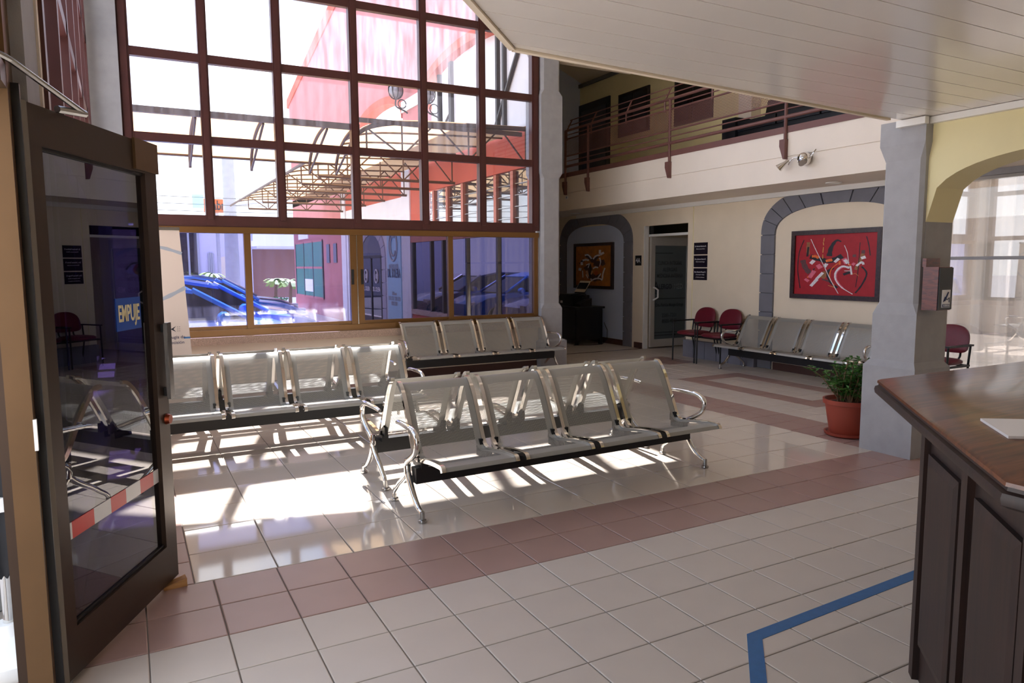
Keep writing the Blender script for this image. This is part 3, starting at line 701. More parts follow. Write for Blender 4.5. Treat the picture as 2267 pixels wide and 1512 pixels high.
# ================================================================== RED ARMCHAIRS
def make_chair():
    t = thing('visitor_chair', 'x', 'chair', group='burgundy visitor chairs along the far wall')
    W, D = .25, .24
    def cushion(name, outline, thick, mapf, dome):
        mb = MB(); n = len(outline); rings = []
        for sc_, h in ((.90, -thick/2), (1.0, -thick*.2), (1.0, thick*.2), (.88, thick/2), (.5, thick/2+dome)):
            rings.append([mapf(a*sc_, b*sc_, h) for a, b in outline])
        mb.loft(rings); return mb.build(name, M_REDV, t, True, local=True)
    so_ = []
    for k in range(32):
        a = 2*math.pi*k/32; c, s = math.cos(a), math.sin(a); e = 2/3.2
        so_.append((.238*math.copysign(abs(c)**e, c), .225*math.copysign(abs(s)**e, s)))
    cushion('seat', so_, .055, lambda a, b, h: (a, b-.02, .455+h), .012)
    bo = []
    for k in range(36):
        a = 2*math.pi*k/36; c, s = math.cos(a), math.sin(a); e = 2/2.5 if s > 0 else 2/4.5
        bo.append((.225*math.copysign(abs(c)**e, c), (.19 if s > 0 else .125)*math.copysign(abs(s)**e, s)))
    cushion('backrest', bo, .05, lambda a, b, h: (a, .235+b*.2-h-.10*(a/.225)**2*.25, .665+b), .01)
    for s in (-1, 1):
        x = s*.253
        MB().tube([(x, -.235, 0), (x, -.225, .635)], .0125, 8).build('leg', M_BLACK, t, True, local=True)
        MB().tube([(x, .27, 0), (x*.98, .17, .40), (x*.98, .20, .64)], .0125, 8).build('leg', M_BLACK, t, True, local=True)
        MB().box((x-.022, -.25, .632), (x+.022, .22, .652)).build('armrest', M_BLACK, t, local=True)
        MB().box((x-.012, -.22, .405), (x+.012, .18, .428)).build('seat_rail', M_BLACK, t, local=True)
    for y in (-.19, .14): MB().box((-.253, y, .405), (.253, y+.025, .428)).build('seat_crossbar', M_BLACK, t, local=True)
    for s in (-1, 1): MB().tube([(s*.12, .16, .415), (s*.12, .235, .50), (s*.12, .255, .62)], .012, 8).build('back_bracket', M_BLACK, t, True, local=True)
    return t
chair0 = make_chair()
for i, (x, y, rz, lab) in enumerate(((26.35, 18.45, -math.pi/2, 'burgundy visitor chair beside the glass clinic door'),
                                     (26.35, 16.62, -math.pi/2, 'burgundy visitor chair between the other burgundy chair and the steel bench'),
                                     (26.35, 5.55, -math.pi/2, 'burgundy visitor chair by the curtained glass beyond the arch'))):
    o = chair0 if i == 0 else copy_tree(chair0)
    o.location = (U*x, U*y, 0); o.rotation_euler = (0,0,rz); o['label'] = lab

# ================================================================== POTTED PLANT
pc = Vector((18.75, 3.55, 0))*U
pot = thing('potted_plant', 'leafy green shrub in a terracotta-coloured plastic pot beside the grey pillar', 'plant', pc)
MB().lathe([(.0,0.0),(.165,.0),(.19,.012),(.195,.035),(.18,.035),(.17,.02),(0,.02)], (0,0,0), 32).build('saucer', M_TERRA, pot, True, local=True)
MB().lathe([(0,.02),(.145,.02),(.15,.03),(.195,.29),(.212,.295),(.215,.335),(.198,.335),(.19,.30),(0,.30)], (0,0,0), 32).build('pot', M_TERRA, pot, True, local=True)
MB().lathe([(0,.295),(.188,.298),(0,.31)], (0,0,0), 20).build('soil', M_SOIL, pot, local=True)
stm = MB(); lf = MB()
def leaf(p, d, ln, wd):
    d = d.normalized(); s = d.cross(Vector((0,0,1)));
    if s.length < .1: s = Vector((1,0,0))
    s.normalize(); s = (s + Vector((R.uniform(-.5,.5), R.uniform(-.5,.5), R.uniform(-.5,.5)))).normalized(); nn = s.cross(d)
    a, b, c, e = p, p+d*ln*.45+s*wd+nn*.004, p+d*ln+Vector((0,0,-ln*.15)), p+d*ln*.45-s*wd+nn*.004
    if any((q+pc).y < U*2.5 for q in (a, b, c, e)): return
    k = len(lf.v); lf.v += [tuple(a), tuple(b), tuple(c), tuple(e), tuple(p+d*ln*.45-nn*.003)]
    lf.face((k, k+1, k+4)); lf.face((k+1, k+2, k+4)); lf.face((k+2, k+3, k+4)); lf.face((k+3, k, k+4))
for k in range(46):
    a = R.uniform(0, 6.28); tilt = R.uniform(.1, 1.15); h = R.uniform(.22, .44)
    d = Vector((math.cos(a)*math.sin(tilt), math.sin(a)*math.sin(tilt), math.cos(tilt)))
    p0 = Vector((R.uniform(-.07,.07), R.uniform(-.07,.07), .30)); p1 = p0+d*h*.6+Vector((0,0,.03)); p2 = p0+d*h+Vector((0,0,-.02))
    stm.tube([p0, p1, p2], [.007, .005, .003], 5)
    for q in range(30):
        t = R.uniform(.25, 1.05); p = p0.lerp(p1, t*1.6) if t < .62 else p1.lerp(p2, (t-.62)/.38)
        a2 = R.uniform(0, 6.28); leaf(p + Vector((R.uniform(-.02,.02), R.uniform(-.02,.02), R.uniform(-.02,.02))), Vector((math.cos(a2), math.sin(a2), R.uniform(-.4,.5))) + d*.5, R.uniform(.034,.062), R.uniform(.011,.019))
stm.build('stems', M_STEM, pot, local=True); tag(lf.build('foliage', M_LEAF, pot, local=True), kind='stuff')

# ================================================================== RECEPTION COUNTER
ct = thing('reception_counter', 'dark wood reception counter with angled corner and polished brown top', 'counter', (U*9.5, U*-7, 0))
CZ = 3.55
TOP = [(8.92, -4.1), (5.52, -7.5), (5.52, -9.3), (7.6, -9.3), (7.6, -8.2), (9.6, -6.3), (16.5, -6.3), (16.5, -4.1)]
def inset(poly, d):
    n = len(poly); out = []
    for i in range(n):
        p0, p1, p2 = Vector(poly[i-1]), Vector(poly[i]), Vector(poly[(i+1) % n])
        d1, d2 = (p1-p0).normalized(), (p2-p1).normalized(); n1, n2 = Vector((-d1.y, d1.x)), Vector((-d2.y, d2.x))
        b = (n1+n2); b = b/max(.2, b.dot(n1)); out.append(tuple(p1+b*d))
    return out
mb = MB(U); rings = []
for dz, ins in ((-.22, .06), (-.19, .01), (-.14, 0.), (-.10, .01), (-.085, .045), (-.05, .05)):
    rings.append([(x, y, CZ+dz) for x, y in inset(TOP, ins)])
mb.loft(rings); mb.build('edge_moulding', M_DWOOD, ct, True)
MB(U).loft([[(x, y, CZ+dz) for x, y in inset(TOP, ins)] for dz, ins in ((-.05, .03), (-.02, .035), (0, .08))]).build('counter_top', M_COUNTER, ct, True)
body = [(8.24, -5.30), (5.94, -7.60), (5.94, -9.05), (7.2, -9.05), (7.2, -8.4), (9.2, -6.6), (16.2, -6.6), (16.2, -5.30)]
MB(U).prism(body, 2, .12, CZ-.22).build('body', M_DWOOD, ct)
MB(U).prism(inset(body, .06), 2, 0, .12).build('plinth', M_BLACK, ct)
MB(U).prism(inset(body, -.1), 2, CZ-.38, CZ-.22).build('under_moulding', M_DWOOD, ct)
def panels(p, q, cnt):
    p, q = Vector((*p, 0)), Vector((*q, 0)); d = (q-p); ln = d.length; d.normalize(); nn = Vector((d.y, -d.x, 0))
    if True:
        for k in range(cnt+1):
            a = p+d*(ln*k/cnt); a = a + d*(-.14 if k == cnt else (.0 if k == 0 else -.09)); w_ = .16 if k in (0, cnt) else .18
            m2 = MB(U); c = [a, a+d*w_, a+d*w_-nn*.07, a-nn*.07]
            m2.loft([[tuple(Vector((v.x, v.y, z))) for v in c] for z in (.12, CZ-.38)]); m2.build('pilaster', M_DWOOD, ct)
        for k in range(cnt):
            a = p+d*(ln*k/cnt+.24); b = p+d*(ln*(k+1)/cnt-.24)
            fr = MB(U)
            for ins, pr in ((0, -.03),):
                c0 = [a, b, b-nn*.05, a-nn*.05]
                c1 = [a+d*.07, b-d*.07, b-d*.07-nn*.001, a+d*.07-nn*.001]
            zz = (.62, CZ-.62)
            o1 = [Vector((v.x, v.y, z)) for z, v in ((zz[0], a), (zz[0], b), (zz[1], b), (zz[1], a))]
            i1 = [o1[0]+d*.1+Vector((0,0,.1))-nn*.07, o1[1]-d*.1+Vector((0,0,.1))-nn*.07, o1[2]-d*.1-Vector((0,0,.1))-nn*.07, o1[3]+d*.1-Vector((0,0,.1))-nn*.07]
            fr.loft([[tuple(v+nn*.01) for v in o1], [tuple(v-nn*.05) for v in o1], [tuple(v) for v in i1]]); fr.build('raised_panel', M_DWOOD, ct)
# outward normal of the boundary is to the left when walking clockwise
panels(body[1], body[0], 2); panels(body[2], body[1], 1); panels(body[0], body[-1], 4)
pp = [at(2170, 932, 2, CZ), at(2232, 972, 2, CZ), at(2420, 975, 2, CZ), at(2330, 935, 2, CZ)]
mb = MB(U); mb.loft([[(p.x, p.y, CZ+h) for p in pp] for h in (.003, .028)])
tag(mb.build('paper_stack', M_PAPER), 'thin stack of white sheets lying on the wooden counter', 'paper')
# ================================================================== BLUE FLOOR TAPE
tp = MB(U); path = [(12.3, -3.36), (7.37, -3.57), (5.0, -6.0)]
mb = MB(U); wt = .10
ctr = [Vector(p) for p in path]
lft, rgt = [], []
for i, p in enumerate(ctr):
    d0 = (ctr[i]-ctr[i-1]).normalized() if i else (ctr[1]-ctr[0]).normalized(); d1 = (ctr[i+1]-ctr[i]).normalized() if i < 2 else d0
    n_ = (Vector((-d0.y, d0.x))+Vector((-d1.y, d1.x))); n_ = n_/max(.3, n_.dot(Vector((-d0.y, d0.x)))); lft.append(p+n_*wt); rgt.append(p-n_*wt)
for i in range(2):
    mb.loft([[(lft[i].x, lft[i].y, z), (lft[i+1].x, lft[i+1].y, z), (rgt[i+1].x, rgt[i+1].y, z), (rgt[i].x, rgt[i].y, z)] for z in (.0005, .006)])
tag(mb.build('floor_tape', M_TAPE), 'worn blue tape line on the beige floor tiles before the counter', 'tape')

# ================================================================== SUGGESTION BOX
bx = thing('suggestion_box', 'red-brown wooden suggestion box mounted on the grey pillar edge', 'box', (U*18.35, U*.9, U*3.9))
ub((18.02, .62, 3.9), (18.6, 1.02, 5.0)).build('box_body', M_BOXWOOD, bx)
ub((18.02, .95, 5.0), (18.6, 1.05, 5.22)).build('back_board', M_BOXWOOD, bx)
fp = ub((18.04, .59, 3.92), (18.6, .62, 4.98)).build('front_door', M_BLACK, bx)
lb = ub((18.16, .575, 3.97), (18.5, .59, 4.42)).build('label', M_PAPER, fp)
ub((18.18, .568, 3.98), (18.48, .576, 4.06)).build('label_strip', M_NAVY, fp)
text('label_lettering', 'SUGERENCIAS', .022, M_PAPER, fp, (U*18.33, U*.565, U*4.02), (1,0,0), (0,0,1), .0004, width=.08)
mb = MB(U); mb.tube([(18.26, .57, 4.14), (18.40, .57, 4.36)], .018, 6); mb.tube([(18.21, .57, 4.12), (18.27, .57, 4.24), (18.36, .57, 4.17), (18.45, .57, 4.22), (18.45, .57, 4.10)], .012, 6); mb.build('writing_hand_mark', M_NAVY, fp)
# ================================================================== WALL THINGS ON THE FAR WALL
def stroke_edges(L_, R_, pts, w0, w1=None):
    """the two edges of a flat paint stroke in the (a, b) plane of a picture"""
    pts = smooth_path(pts, 4) if len(pts) > 2 else pts; n = len(pts); w1 = w0 if w1 is None else w1
    for i, p in enumerate(pts):
        a, b = pts[max(0,i-1)], pts[min(n-1,i+1)]; d = Vector((b[0]-a[0], b[1]-a[1])); d = d.normalized() if d.length else Vector((1,0)); w_ = w0+(w1-w0)*i/(n-1)
        j = 1+.15*math.sin(i*2.3)
        L_.append((p[0]-d.y*w_*j, p[1]+d.x*w_*j)); R_.append((p[0]+d.y*w_*j, p[1]-d.x*w_*j))
def painting(name, label, y0, y1, z0, z1, ground, strokes, W_, H_):
    root = thing(name, label, 'painting', (U*(XF-.1), U*(y0+y1)/2, U*z0))
    fw = .2
    for lo, hi in (((y0, z0), (y1, z0+fw)), ((y0, z1-fw), (y1, z1)), ((y0, z0+fw), (y0+fw, z1-fw)), ((y1-fw, z0+fw), (y1, z1-fw))):
        ub((XF-.16, lo[0], lo[1]), (XF-.01, hi[0], hi[1])).build('frame_bar', M_FRAME, root)
    cv = ub((XF-.08, y0+fw, z0+fw), (XF-.02, y1-fw, z1-fw)).build('canvas', ground, root)
    lay = 0
    for cn, rgb, sts in strokes:
        lay += 1
        for s in sts:
            L_, R_ = [], []; stroke_edges(L_, R_, *s); n = len(L_); mb = MB(U)
            mb.v += [(XF-.081-.0016*lay, y1-fw-a*(y1-y0-2*fw), z1-fw-b*(z1-z0-2*fw)) for a, b in L_+R_]
            for i in range(n-1): mb.face((i, i+1, n+i+1, n+i))
            mb.build('brush_stroke', mat('paint_%s_%s' % (name[:3], cn), rgb, .4, noise=.15, scale=40), cv)
M_CAN1 = mat('red_canvas_paint', (168, 22, 34), .5, noise=.08, scale=14); M_CAN2 = mat('ochre_canvas_paint', (176, 110, 40), .5, noise=.3, scale=7)
PA = [('ochre', (150, 100, 60), [([(.17,.12),(.165,.22),(.17,.33)], .022), ([(.84,.32),(.80,.47),(.76,.58)], .02), ([(.36,.72),(.41,.62)], .035)]),
      ('grey', (96, 60, 60), [([(.10,.42),(.14,.55),(.20,.64)], .035), ([(.72,.36),(.76,.36)], .02), ([(.82,.30),(.86,.30)], .025), ([(.36,.74),(.44,.77),(.48,.80)], .012)]),
      ('black', (22, 18, 24), [([(.44,.36),(.46,.22),(.52,.11),(.58,.13)], .034, .008), ([(.11,.08),(.05,.30),(.04,.60),(.08,.90)], .006), ([(.87,.06),(.90,.20),(.92,.36)], .006), ([(.83,.53),(.89,.64),(.84,.82),(.77,.95)], .010), ([(.17,.20),(.16,.36)], .012), ([(.20,.36),(.30,.40),(.44,.44),(.60,.36)], .035), ([(.50,.55),(.43,.62),(.46,.76),(.55,.88)], .018), ([(.26,.56),(.20,.68)], .008), ([(.80,.15),(.79,.60),(.77,.86)], .004), ([(.62,.66),(.70,.62)], .018)]),
      ('orange', (232, 110, 40), [([(.22,.36),(.27,.36),(.31,.39)], .02), ([(.40,.44),(.48,.42)], .02), ([(.55,.48),(.47,.58),(.46,.72),(.52,.84)], .007), ([(.57,.44),(.57,.50)], .012), ([(.67,.49),(.70,.51)], .012), ([(.17,.72),(.24,.64)], .012)]),
      ('pink', (222, 110, 130), [([(.14,.74),(.19,.78)], .02), ([(.20,.72),(.26,.60)], .026), ([(.30,.50),(.34,.56)], .03), ([(.62,.52),(.54,.62),(.54,.75),(.62,.88)], .014), ([(.62,.40),(.66,.48)], .03), ([(.72,.48),(.75,.50)], .02)]),
      ('white', (232, 226, 228), [([(.20,.07),(.28,.28),(.38,.52),(.47,.75),(.57,.97)], .004, .005), ([(.21,.44),(.25,.47)], .034), ([(.38,.50),(.42,.52)], .030), ([(.22,.86),(.30,.74)], .020), ([(.29,.74),(.37,.63)], .018), ([(.69,.55),(.60,.53),(.53,.62),(.53,.74),(.60,.86),(.74,.97)], .016, .005), ([(.51,.46),(.56,.40)], .018), ([(.63,.42),(.67,.48)], .02), ([(.62,.19),(.66,.32),(.68,.50)], .004), ([(.82,.40),(.87,.38)], .02), ([(.77,.52),(.83,.46),(.85,.50)], .014), ([(.70,.52),(.72,.66)], .010), ([(.63,.60),(.72,.60)], .004)]),
      ('gold', (222, 176, 90), [([(.37,.06),(.365,.12)], .004), ([(.36,.13),(.366,.18)], .004), ([(.365,.21),(.36,.30)], .004), ([(.36,.33),(.362,.40)], .004), ([(.72,.66),(.76,.64),(.80,.68)], .002), ([(.44,.84),(.52,.87)], .003)])]
painting('red_abstract_painting', 'red abstract painting in a dark frame inside the grey block arch', 8.62, 13.15, 3.5, 6.57, M_CAN1, PA, 0, 0)
PB = [('umber', (70, 48, 40), [([(.30,.22),(.42,.30),(.50,.38),(.62,.24)], .05), ([(.52,.42),(.66,.45),(.82,.40)], .07), ([(.30,.50),(.40,.68),(.50,.80),(.72,.78)], .08), ([(.15,.40),(.24,.36)], .03)]),  # dark brown layer is the picture's own paint
      ('black', (26, 22, 24), [([(.10,.44),(.18,.38),(.26,.33)], .012), ([(.28,.20),(.38,.24),(.47,.34)], .012), ([(.40,.46),(.44,.60),(.40,.78)], .03)]),
      ('orange', (178, 86, 30), [([(.70,.48),(.72,.66)], .03), ([(.56,.64),(.62,.72)], .05)]),
      ('tan', (206, 160, 120), [([(.32,.62),(.36,.78)], .03), ([(.45,.72),(.48,.62)], .02), ([(.64,.80),(.72,.70)], .018)]),
      ('white', (226, 226, 232), [([(.26,.23),(.36,.22),(.46,.32)], .020), ([(.50,.33),(.58,.25),(.70,.23)], .020), ([(.69,.10),(.69,.20)], .030), ([(.70,.22),(.80,.17)], .026), ([(.68,.30),(.71,.40),(.68,.52)], .022, .006), ([(.20,.36),(.30,.34),(.38,.36)], .024), ([(.17,.40),(.18,.48)], .032), ([(.08,.58),(.16,.60)], .034), ([(.20,.62),(.21,.80)], .014), ([(.30,.48),(.40,.44)], .012), ([(.40,.44),(.36,.55)], .012), ([(.50,.57),(.58,.53),(.64,.55)], .018), ([(.83,.55),(.78,.68),(.76,.84)], .018), ([(.48,.86),(.58,.82),(.70,.82),(.76,.86)], .018), ([(.47,.90),(.44,.82)], .016), ([(.62,.82),(.72,.69)], .012), ([(.30,.72),(.36,.82)], .012)])]
painting('ochre_abstract_painting', 'ochre abstract painting with white strokes on the pale blue niche wall', 27.05, 31.55, 3.5, 6.5, M_CAN2, PB, 0, 0)
# 4A sign and plaques
s4 = thing('room_number_sign', 'small black room sign reading 4A between the arch and the glass door', 'sign', (U*XF, U*24.55, U*5.0))
ub((XF-.04, 24.32, 5.02), (XF-.01, 24.88, 5.62)).build('sign_plate', M_LIVEBLK, s4)
text('sign_lettering', '4A', .125, M_PAPER, s4, (U*(XF-.045), U*24.6, U*5.31), (0,-1,0), (0,0,1), .0005, width=.13, bold=.002)
PT = [(['Dr. Bernhard Barahona R.', 'Medicina Interna y Pediatra'], 'top', 'uppermost of the three black name plaques beside the clinic door'), (['Dra. Johanna Santos R.', 'Dermatologa'], 'mid', 'middle one of the three black name plaques beside the clinic door'), (['Dra. Patricia Monge O.', 'Clinica Integral de Alergia', 'y Medicina Interna'], 'low', 'lowest of the three black name plaques, with three lines of text')]
for k, (lines, _, lab) in enumerate(PT):
    z1 = 6.24-k*.69; pq = thing('name_plaque', lab, 'plaque', (U*XF, U*19.2, U*(z1-.64)), group='name plaques beside the clinic door')
    ub((XF-.04, 18.74, z1-.63), (XF-.012, 19.76, z1)).build('plaque_plate', mat('black_plaque', (26, 20, 34), .3), pq)
    for j, s in enumerate(lines): text('plaque_lettering', s, .034 if j == 0 else .022, M_PAPER, pq, (U*(XF-.044), U*19.25, U*(z1-.2-.14*j)), (0,-1,0), (0,0,1), .0004, width=(.26 if j == 0 else .20))
# clinic door, standing open into the room
d2 = struct(thing('door_2', None, None, (U*29, U*24.0, 0)))
ub((XF+.02, DY1-.12, 0), (XF+.3, DY1, DZ)).build('jamb', M_WHITE, d2); ub((XF+.3, DY0, 0), (XF+.42, DY0+.12, DZ)).build('jamb', M_WHITE, d2)
ub((XF+.3, DY0, 6.72), (XF+.42, DY1, 6.86)).build('transom_bar', M_WHITE, d2)
ub((XF+.34, DY0+.1, 6.86), (XF+.37, DY1-.1, DZ)).build('transom_pane', M_GL_FROST, d2)
X0, X1, YD = 27.75, 30.75, 23.92
M_ALU = mat('pale_aluminium', (206, 200, 190), .4, .3)
for lo, hi, nm in (((X0, .1), (X0+.3, 6.7), 'door_stile'), ((X1-.22, .1), (X1, 6.7), 'door_stile'), ((X0+.3, 6.2), (X1-.22, 6.7), 'door_rail'), ((X0+.3, .1), (X1-.22, .55), 'door_rail')):
    ub((lo[0], YD-.08, lo[1]), (hi[0], YD+.08, hi[1])).build(nm, M_ALU, d2)
gp = ub((X0+.3, YD-.02, .55), (X1-.22, YD+.02, 6.2)).build('glass_pane', mat('grey_film_glass', (96, 104, 104), .12, spec=.8), d2)
MB(U).tube([(X0+.18, YD-.1, 2.95), (X0+.18, YD-.25, 3.0), (X0+.36, YD-.3, 3.1), (X0+.36, YD-.3, 3.55), (X0+.18, YD-.25, 3.68), (X0+.18, YD-.1, 3.7)], .05, 8).build('pull_handle', M_WHITE, d2, True)
cxd = (X0+X1)/2
for s, z, h, wd, m in (('CLINICA INTEGRAL', 5.15, .10, .58, M_DARKTXT), ('ALERGIAS', 4.75, .10, .34, M_DARKTXT), ('MEDICINA INTERNA', 4.38, .10, .62, M_DARKTXT), ('LERGO', 3.72, .13, .30, M_INK), ('MED', 3.72, .13, .20, mat('grey_film_lettering', (120, 126, 128), .5)), ('Dra. Patricia Monge Ortega', 2.62, .085, .66, M_DARKTXT), ('2281-7201', 1.98, .10, .34, M_DARKTXT), ('8500-4040', 1.62, .10, .34, M_DARKTXT)):
    xx = {'LERGO': cxd-.35, 'MED': cxd+.68}.get(s, cxd)
    text('door_lettering', s, h, m, gp, (U*xx, U*(YD-.03), U*z), (1,0,0), (0,0,1), .0006, width=wd, bold=.001)
text('door_lettering', 'A', .20, M_INK, gp, (U*(cxd-1.06), U*(YD-.03), U*3.78), (1,0,0), (0,0,1), .0006)
mb = MB(U)
for z, a, b in ((3.0, X0+.32, X1-.24), (.95, X0+.32, X1-.5), (.78, X0+.32, X1-.5), (5.75, X0+.32, X0+1.7)): mb.box((a, YD-.03, z-.03), (b, YD-.022, z+.03))
mb.tube([(cxd-1.0+.22*math.cos(t/8), YD-.028, 3.55+.25*math.sin(t/8)) for t in range(24, 48)], .012, 5); mb.build('door_stripe', M_DARKTXT, gp)
# cabinet with office machines
cb = thing('black_cabinet', 'low black cabinet holding the printer in front of the pale blue wall', 'cabinet', (U*25.6, U*29.6, 0))
cx0, cx1, cy0, cy1 = 24.9, 26.9, 27.6, 31.6
ub((cx0, cy0, .3), (cx1, cy1, 2.3)).build('cabinet_body', M_LIVEBLK, cb)
ub((cx0-.12, cy0-.12, 2.3), (cx1+.1, cy1+.1, 2.42)).build('cabinet_top', M_LIVEBLK, cb)
ub((cx0-.03, cy0+.08, .4), (cx0, (cy0+cy1)/2-.03, 2.2)).build('cabinet_door', M_LIVEBLK, cb); ub((cx0-.03, (cy0+cy1)/2+.03, .4), (cx0, cy1-.08, 2.2)).build('cabinet_door', M_LIVEBLK, cb)
for (x, y) in ((cx0+.1, cy0+.1), (cx1-.1, cy0+.1), (cx0+.1, cy1-.1), (cx1-.1, cy1-.1)): ub((x-.1, y-.1, 0), (x+.1, y+.1, .3)).build('foot', M_LIVEBLK, cb)
pr = thing('printer', 'black printer with raised paper tray on the black cabinet', 'printer', (U*25.9, U*29.2, U*2.42))
ub((25.2, 28.5, 2.42), (26.5, 30.1, 3.12)).build('printer_body', M_BLACK, pr)
ub((25.15, 28.6, 3.12), (26.3, 30.0, 3.2)).build('printer_lid', M_LIVEBLK, pr)
MB(U).prism([(26.2, 3.15), (26.3, 3.15), (26.75, 3.9), (26.65, 3.9)], 1, 28.8, 29.9).build('paper_tray', M_LIVEBLK, pr)
MB(U).prism([(26.28, 3.3), (26.3, 3.3), (26.78, 4.02), (26.75, 4.02)], 1, 28.75, 29.95).build('paper_sheet', M_CREAM, pr)
ub((25.17, 29.7, 2.6), (25.2, 29.95, 2.75)).build('button_panel', M_PAPER, pr)
ph = thing('desk_phone', 'black desk phone standing beside the printer on the cabinet', 'phone', (U*25.6, U*28.0, U*2.42))
MB(U).prism([(25.2, 2.42), (26.1, 2.42), (26.1, 2.95), (25.2, 2.6)], 1, 27.65, 28.3).build('phone_base', M_BLACK, ph)
MB(U).tube([(25.7, 27.72, 2.95), (25.7, 27.8, 3.08), (25.7, 28.15, 3.12), (25.7, 28.25, 3.0)], .1, 8).build('handset', M_BLACK, ph, True)
bo = thing('storage_tub', 'dark tub with a pale label on the cabinet beside the printer', 'container', (U*25.5, U*30.7, U*2.42))
MB(U).prism([(25.1, 30.3), (26.0, 30.3), (26.0, 31.0), (25.1, 31.0)], 2, 2.42, 2.95).build('tub', M_INK, bo); ub((25.07, 30.45, 2.48), (25.1, 30.8, 2.82)).build('tub_label', M_BLUEW, bo); ub((25.05, 30.25, 2.95), (26.05, 31.05, 3.02)).build('tub_lid', M_BLACK, bo)
of = thing('spray_bottle', 'orange and black bottle with a pale label at the cabinet end', 'bottle', (U*25.4, U*31.3, U*2.42))
MB(U).lathe([(0,0),(.2,0),(.22,.1),(.22,.55),(.14,.75),(.12,.78),(0,.78)], (25.4, 31.35, 2.42), 14).build('bottle_body', M_PAPER, of, True)
MB(U).lathe([(0,0),(.16,0),(.16,.28),(0,.28)], (25.4, 31.35, 3.2), 14).build('bottle_neck', M_ORANGE, of, True)
MB(U).lathe([(0,0),(.17,0),(.15,.3),(0,.32)], (25.4, 31.35, 3.48), 14).build('bottle_cap', M_BLACK, of, True)
tag(MB(U).tube([(26.95, 27.5, 1.4), (27.1, 27.35, .9), (27.05, 27.3, .3), (26.6, 27.2, .03), (25.6, 27.25, .03), (24.7, 27.6, .03)], .02, 6).build('power_cable', M_BLACK), 'black power cable trailing on the floor beside the cabinet', 'cable')
ps_ = thing('power_strip', 'white power strip lying under the black cabinet', 'power strip', (U*24.75, U*29.8, 0)); ub((24.55, 29.1, .0), (24.85, 30.6, .14)).build('strip_body', M_WHITE, ps_)
for k in range(4): ub((24.63, 29.25+k*.33, .14), (24.78, 29.42+k*.33, .155)).build('socket', M_INK, ps_)
# wall spotlight on the fascia
sp_ = thing('spotlight_bar', 'chrome wall spotlight with curved arms on the cream balcony fascia', 'lamp', (U*XB, U*9.9, U*9.2))
c = (XB-.12, 9.85, 9.22)
MB(U).lathe([(0,-.0),(.14,.02),(.24,.12),(.27,.26),(.24,.38),(.12,.46),(0,.47)], (XB-.48, c[1], c[2]), 20, axis=0).build('mount_ball', M_CHROME, sp_, True)
MB(U).tube(smooth_path([(XB-.2, 9.95, 9.26), (XB-.3, 10.25, 9.32), (XB-.3, 10.45, 9.22), (XB-.25, 10.6, 9.08)], 4), .025, 8).build('curved_arm', M_CHROME, sp_, True)
MB(U).tube(smooth_path([(XB-.2, 9.7, 9.22), (XB-.3, 9.5, 9.24), (XB-.3, 9.38, 9.36), (XB-.25, 9.28, 9.52)], 4), .025, 8).build('curved_arm', M_CHROME, sp_, True)
mb = MB(U); mb.loft([[Vector((XB-.3, 10.55, 9.26)) + (Vector((-.2, .32, -.3))*t) + (Vector((0, .68, .73))*math.cos(a) + Vector((.87, .2, -.2))*math.sin(a))*r for a in [2*math.pi*k/14 for k in range(14)]] for t, r in ((0, .06), (.3, .07), (.5, .1), (1, .17))]); mb.build('spot_head', M_CHROME, sp_, True)
mb = MB(U); mb.loft([[Vector((XB-.42, 9.78, 9.2)) + (Vector((-.25, -.2, -.2))*t) + (Vector((0, .7, -.7))*math.cos(a) + Vector((.7, -.3, -.3))*math.sin(a))*r for a in [2*math.pi*k/14 for k in range(14)]] for t, r in ((0, .06), (.5, .09), (1, .15))]); mb.build('spot_head', M_CHROME, sp_, True)
for y, z in ((9.95, 8.41), (29.3, 8.41)):
    dlr = thing('ceiling_downlight', 'recessed downlight under the balcony near the %s painting' % ('red' if y < 20 else 'ochre'), 'light', (U*25.9, U*y, U*z), group='downlights under the balcony')
    MB(U).lathe([(.32,0),(.32,-.04),(.24,-.05),(.22,-.01),(.32,0)], (25.9, y, z), 24).build('trim_ring', M_WHITE, dlr, True)
    MB(U).lathe([(0,0),(.22,0),(.22,-.015),(0,-.015)], (25.9, y, z), 20).build('lens', M_LIGHT, dlr)
sw = thing('wall_switch', 'small pale switch plate on the fascia beside the window pillar', 'switch', (U*XB, U*27.6, U*9.1))
ub((XB-.03, 27.5, 9.1), (XB, 27.78, 9.3)).build('switch_plate', M_PAPER, sw); ub((XB-.045, 27.58, 9.14), (XB-.03, 27.7, 9.26)).build('rocker', mat('grey_rocker', (150,160,180), .5), sw)

# ================================================================== BALCONY RAILING
rl = thing('balcony_railing', 'brown steel balcony railing with expanded mesh panels above the cream fascia', 'railing', (U*(XB-.1), U*18, U*9.4))
XR = XB-.08
posts = [27.7, 25.25, 18.1, 10.95, 3.8]
for y in posts:
    p = MB(U).tube([(XR, y, 9.95), (XR, y, 13.2)], .075, 8).build('post', M_RAIL, rl, True)
    MB(U).prism([(y-.08, 10.15), (y+.2, 10.15), (y+.2, 9.88), (y, 9.35), (y-.08, 9.35)], 0, XR-.12, XR+.08).build('post_bracket', M_RAIL, p)
for z, r in ((13.17, .07), (12.91, .03), (12.68, .045), (11.66, .045), (11.36, .03), (11.05, .08)):
    MB(U).tube([(XR, 3.8, z), (XR, 27.7, z)], r, 8).build('rail', M_RAIL, rl, True)
    MB(U).tube([(XR, 27.7, z), (XR+2.5, 27.75, z)], r, 8).build('rail', M_RAIL, rl, True) if z > 14 else None
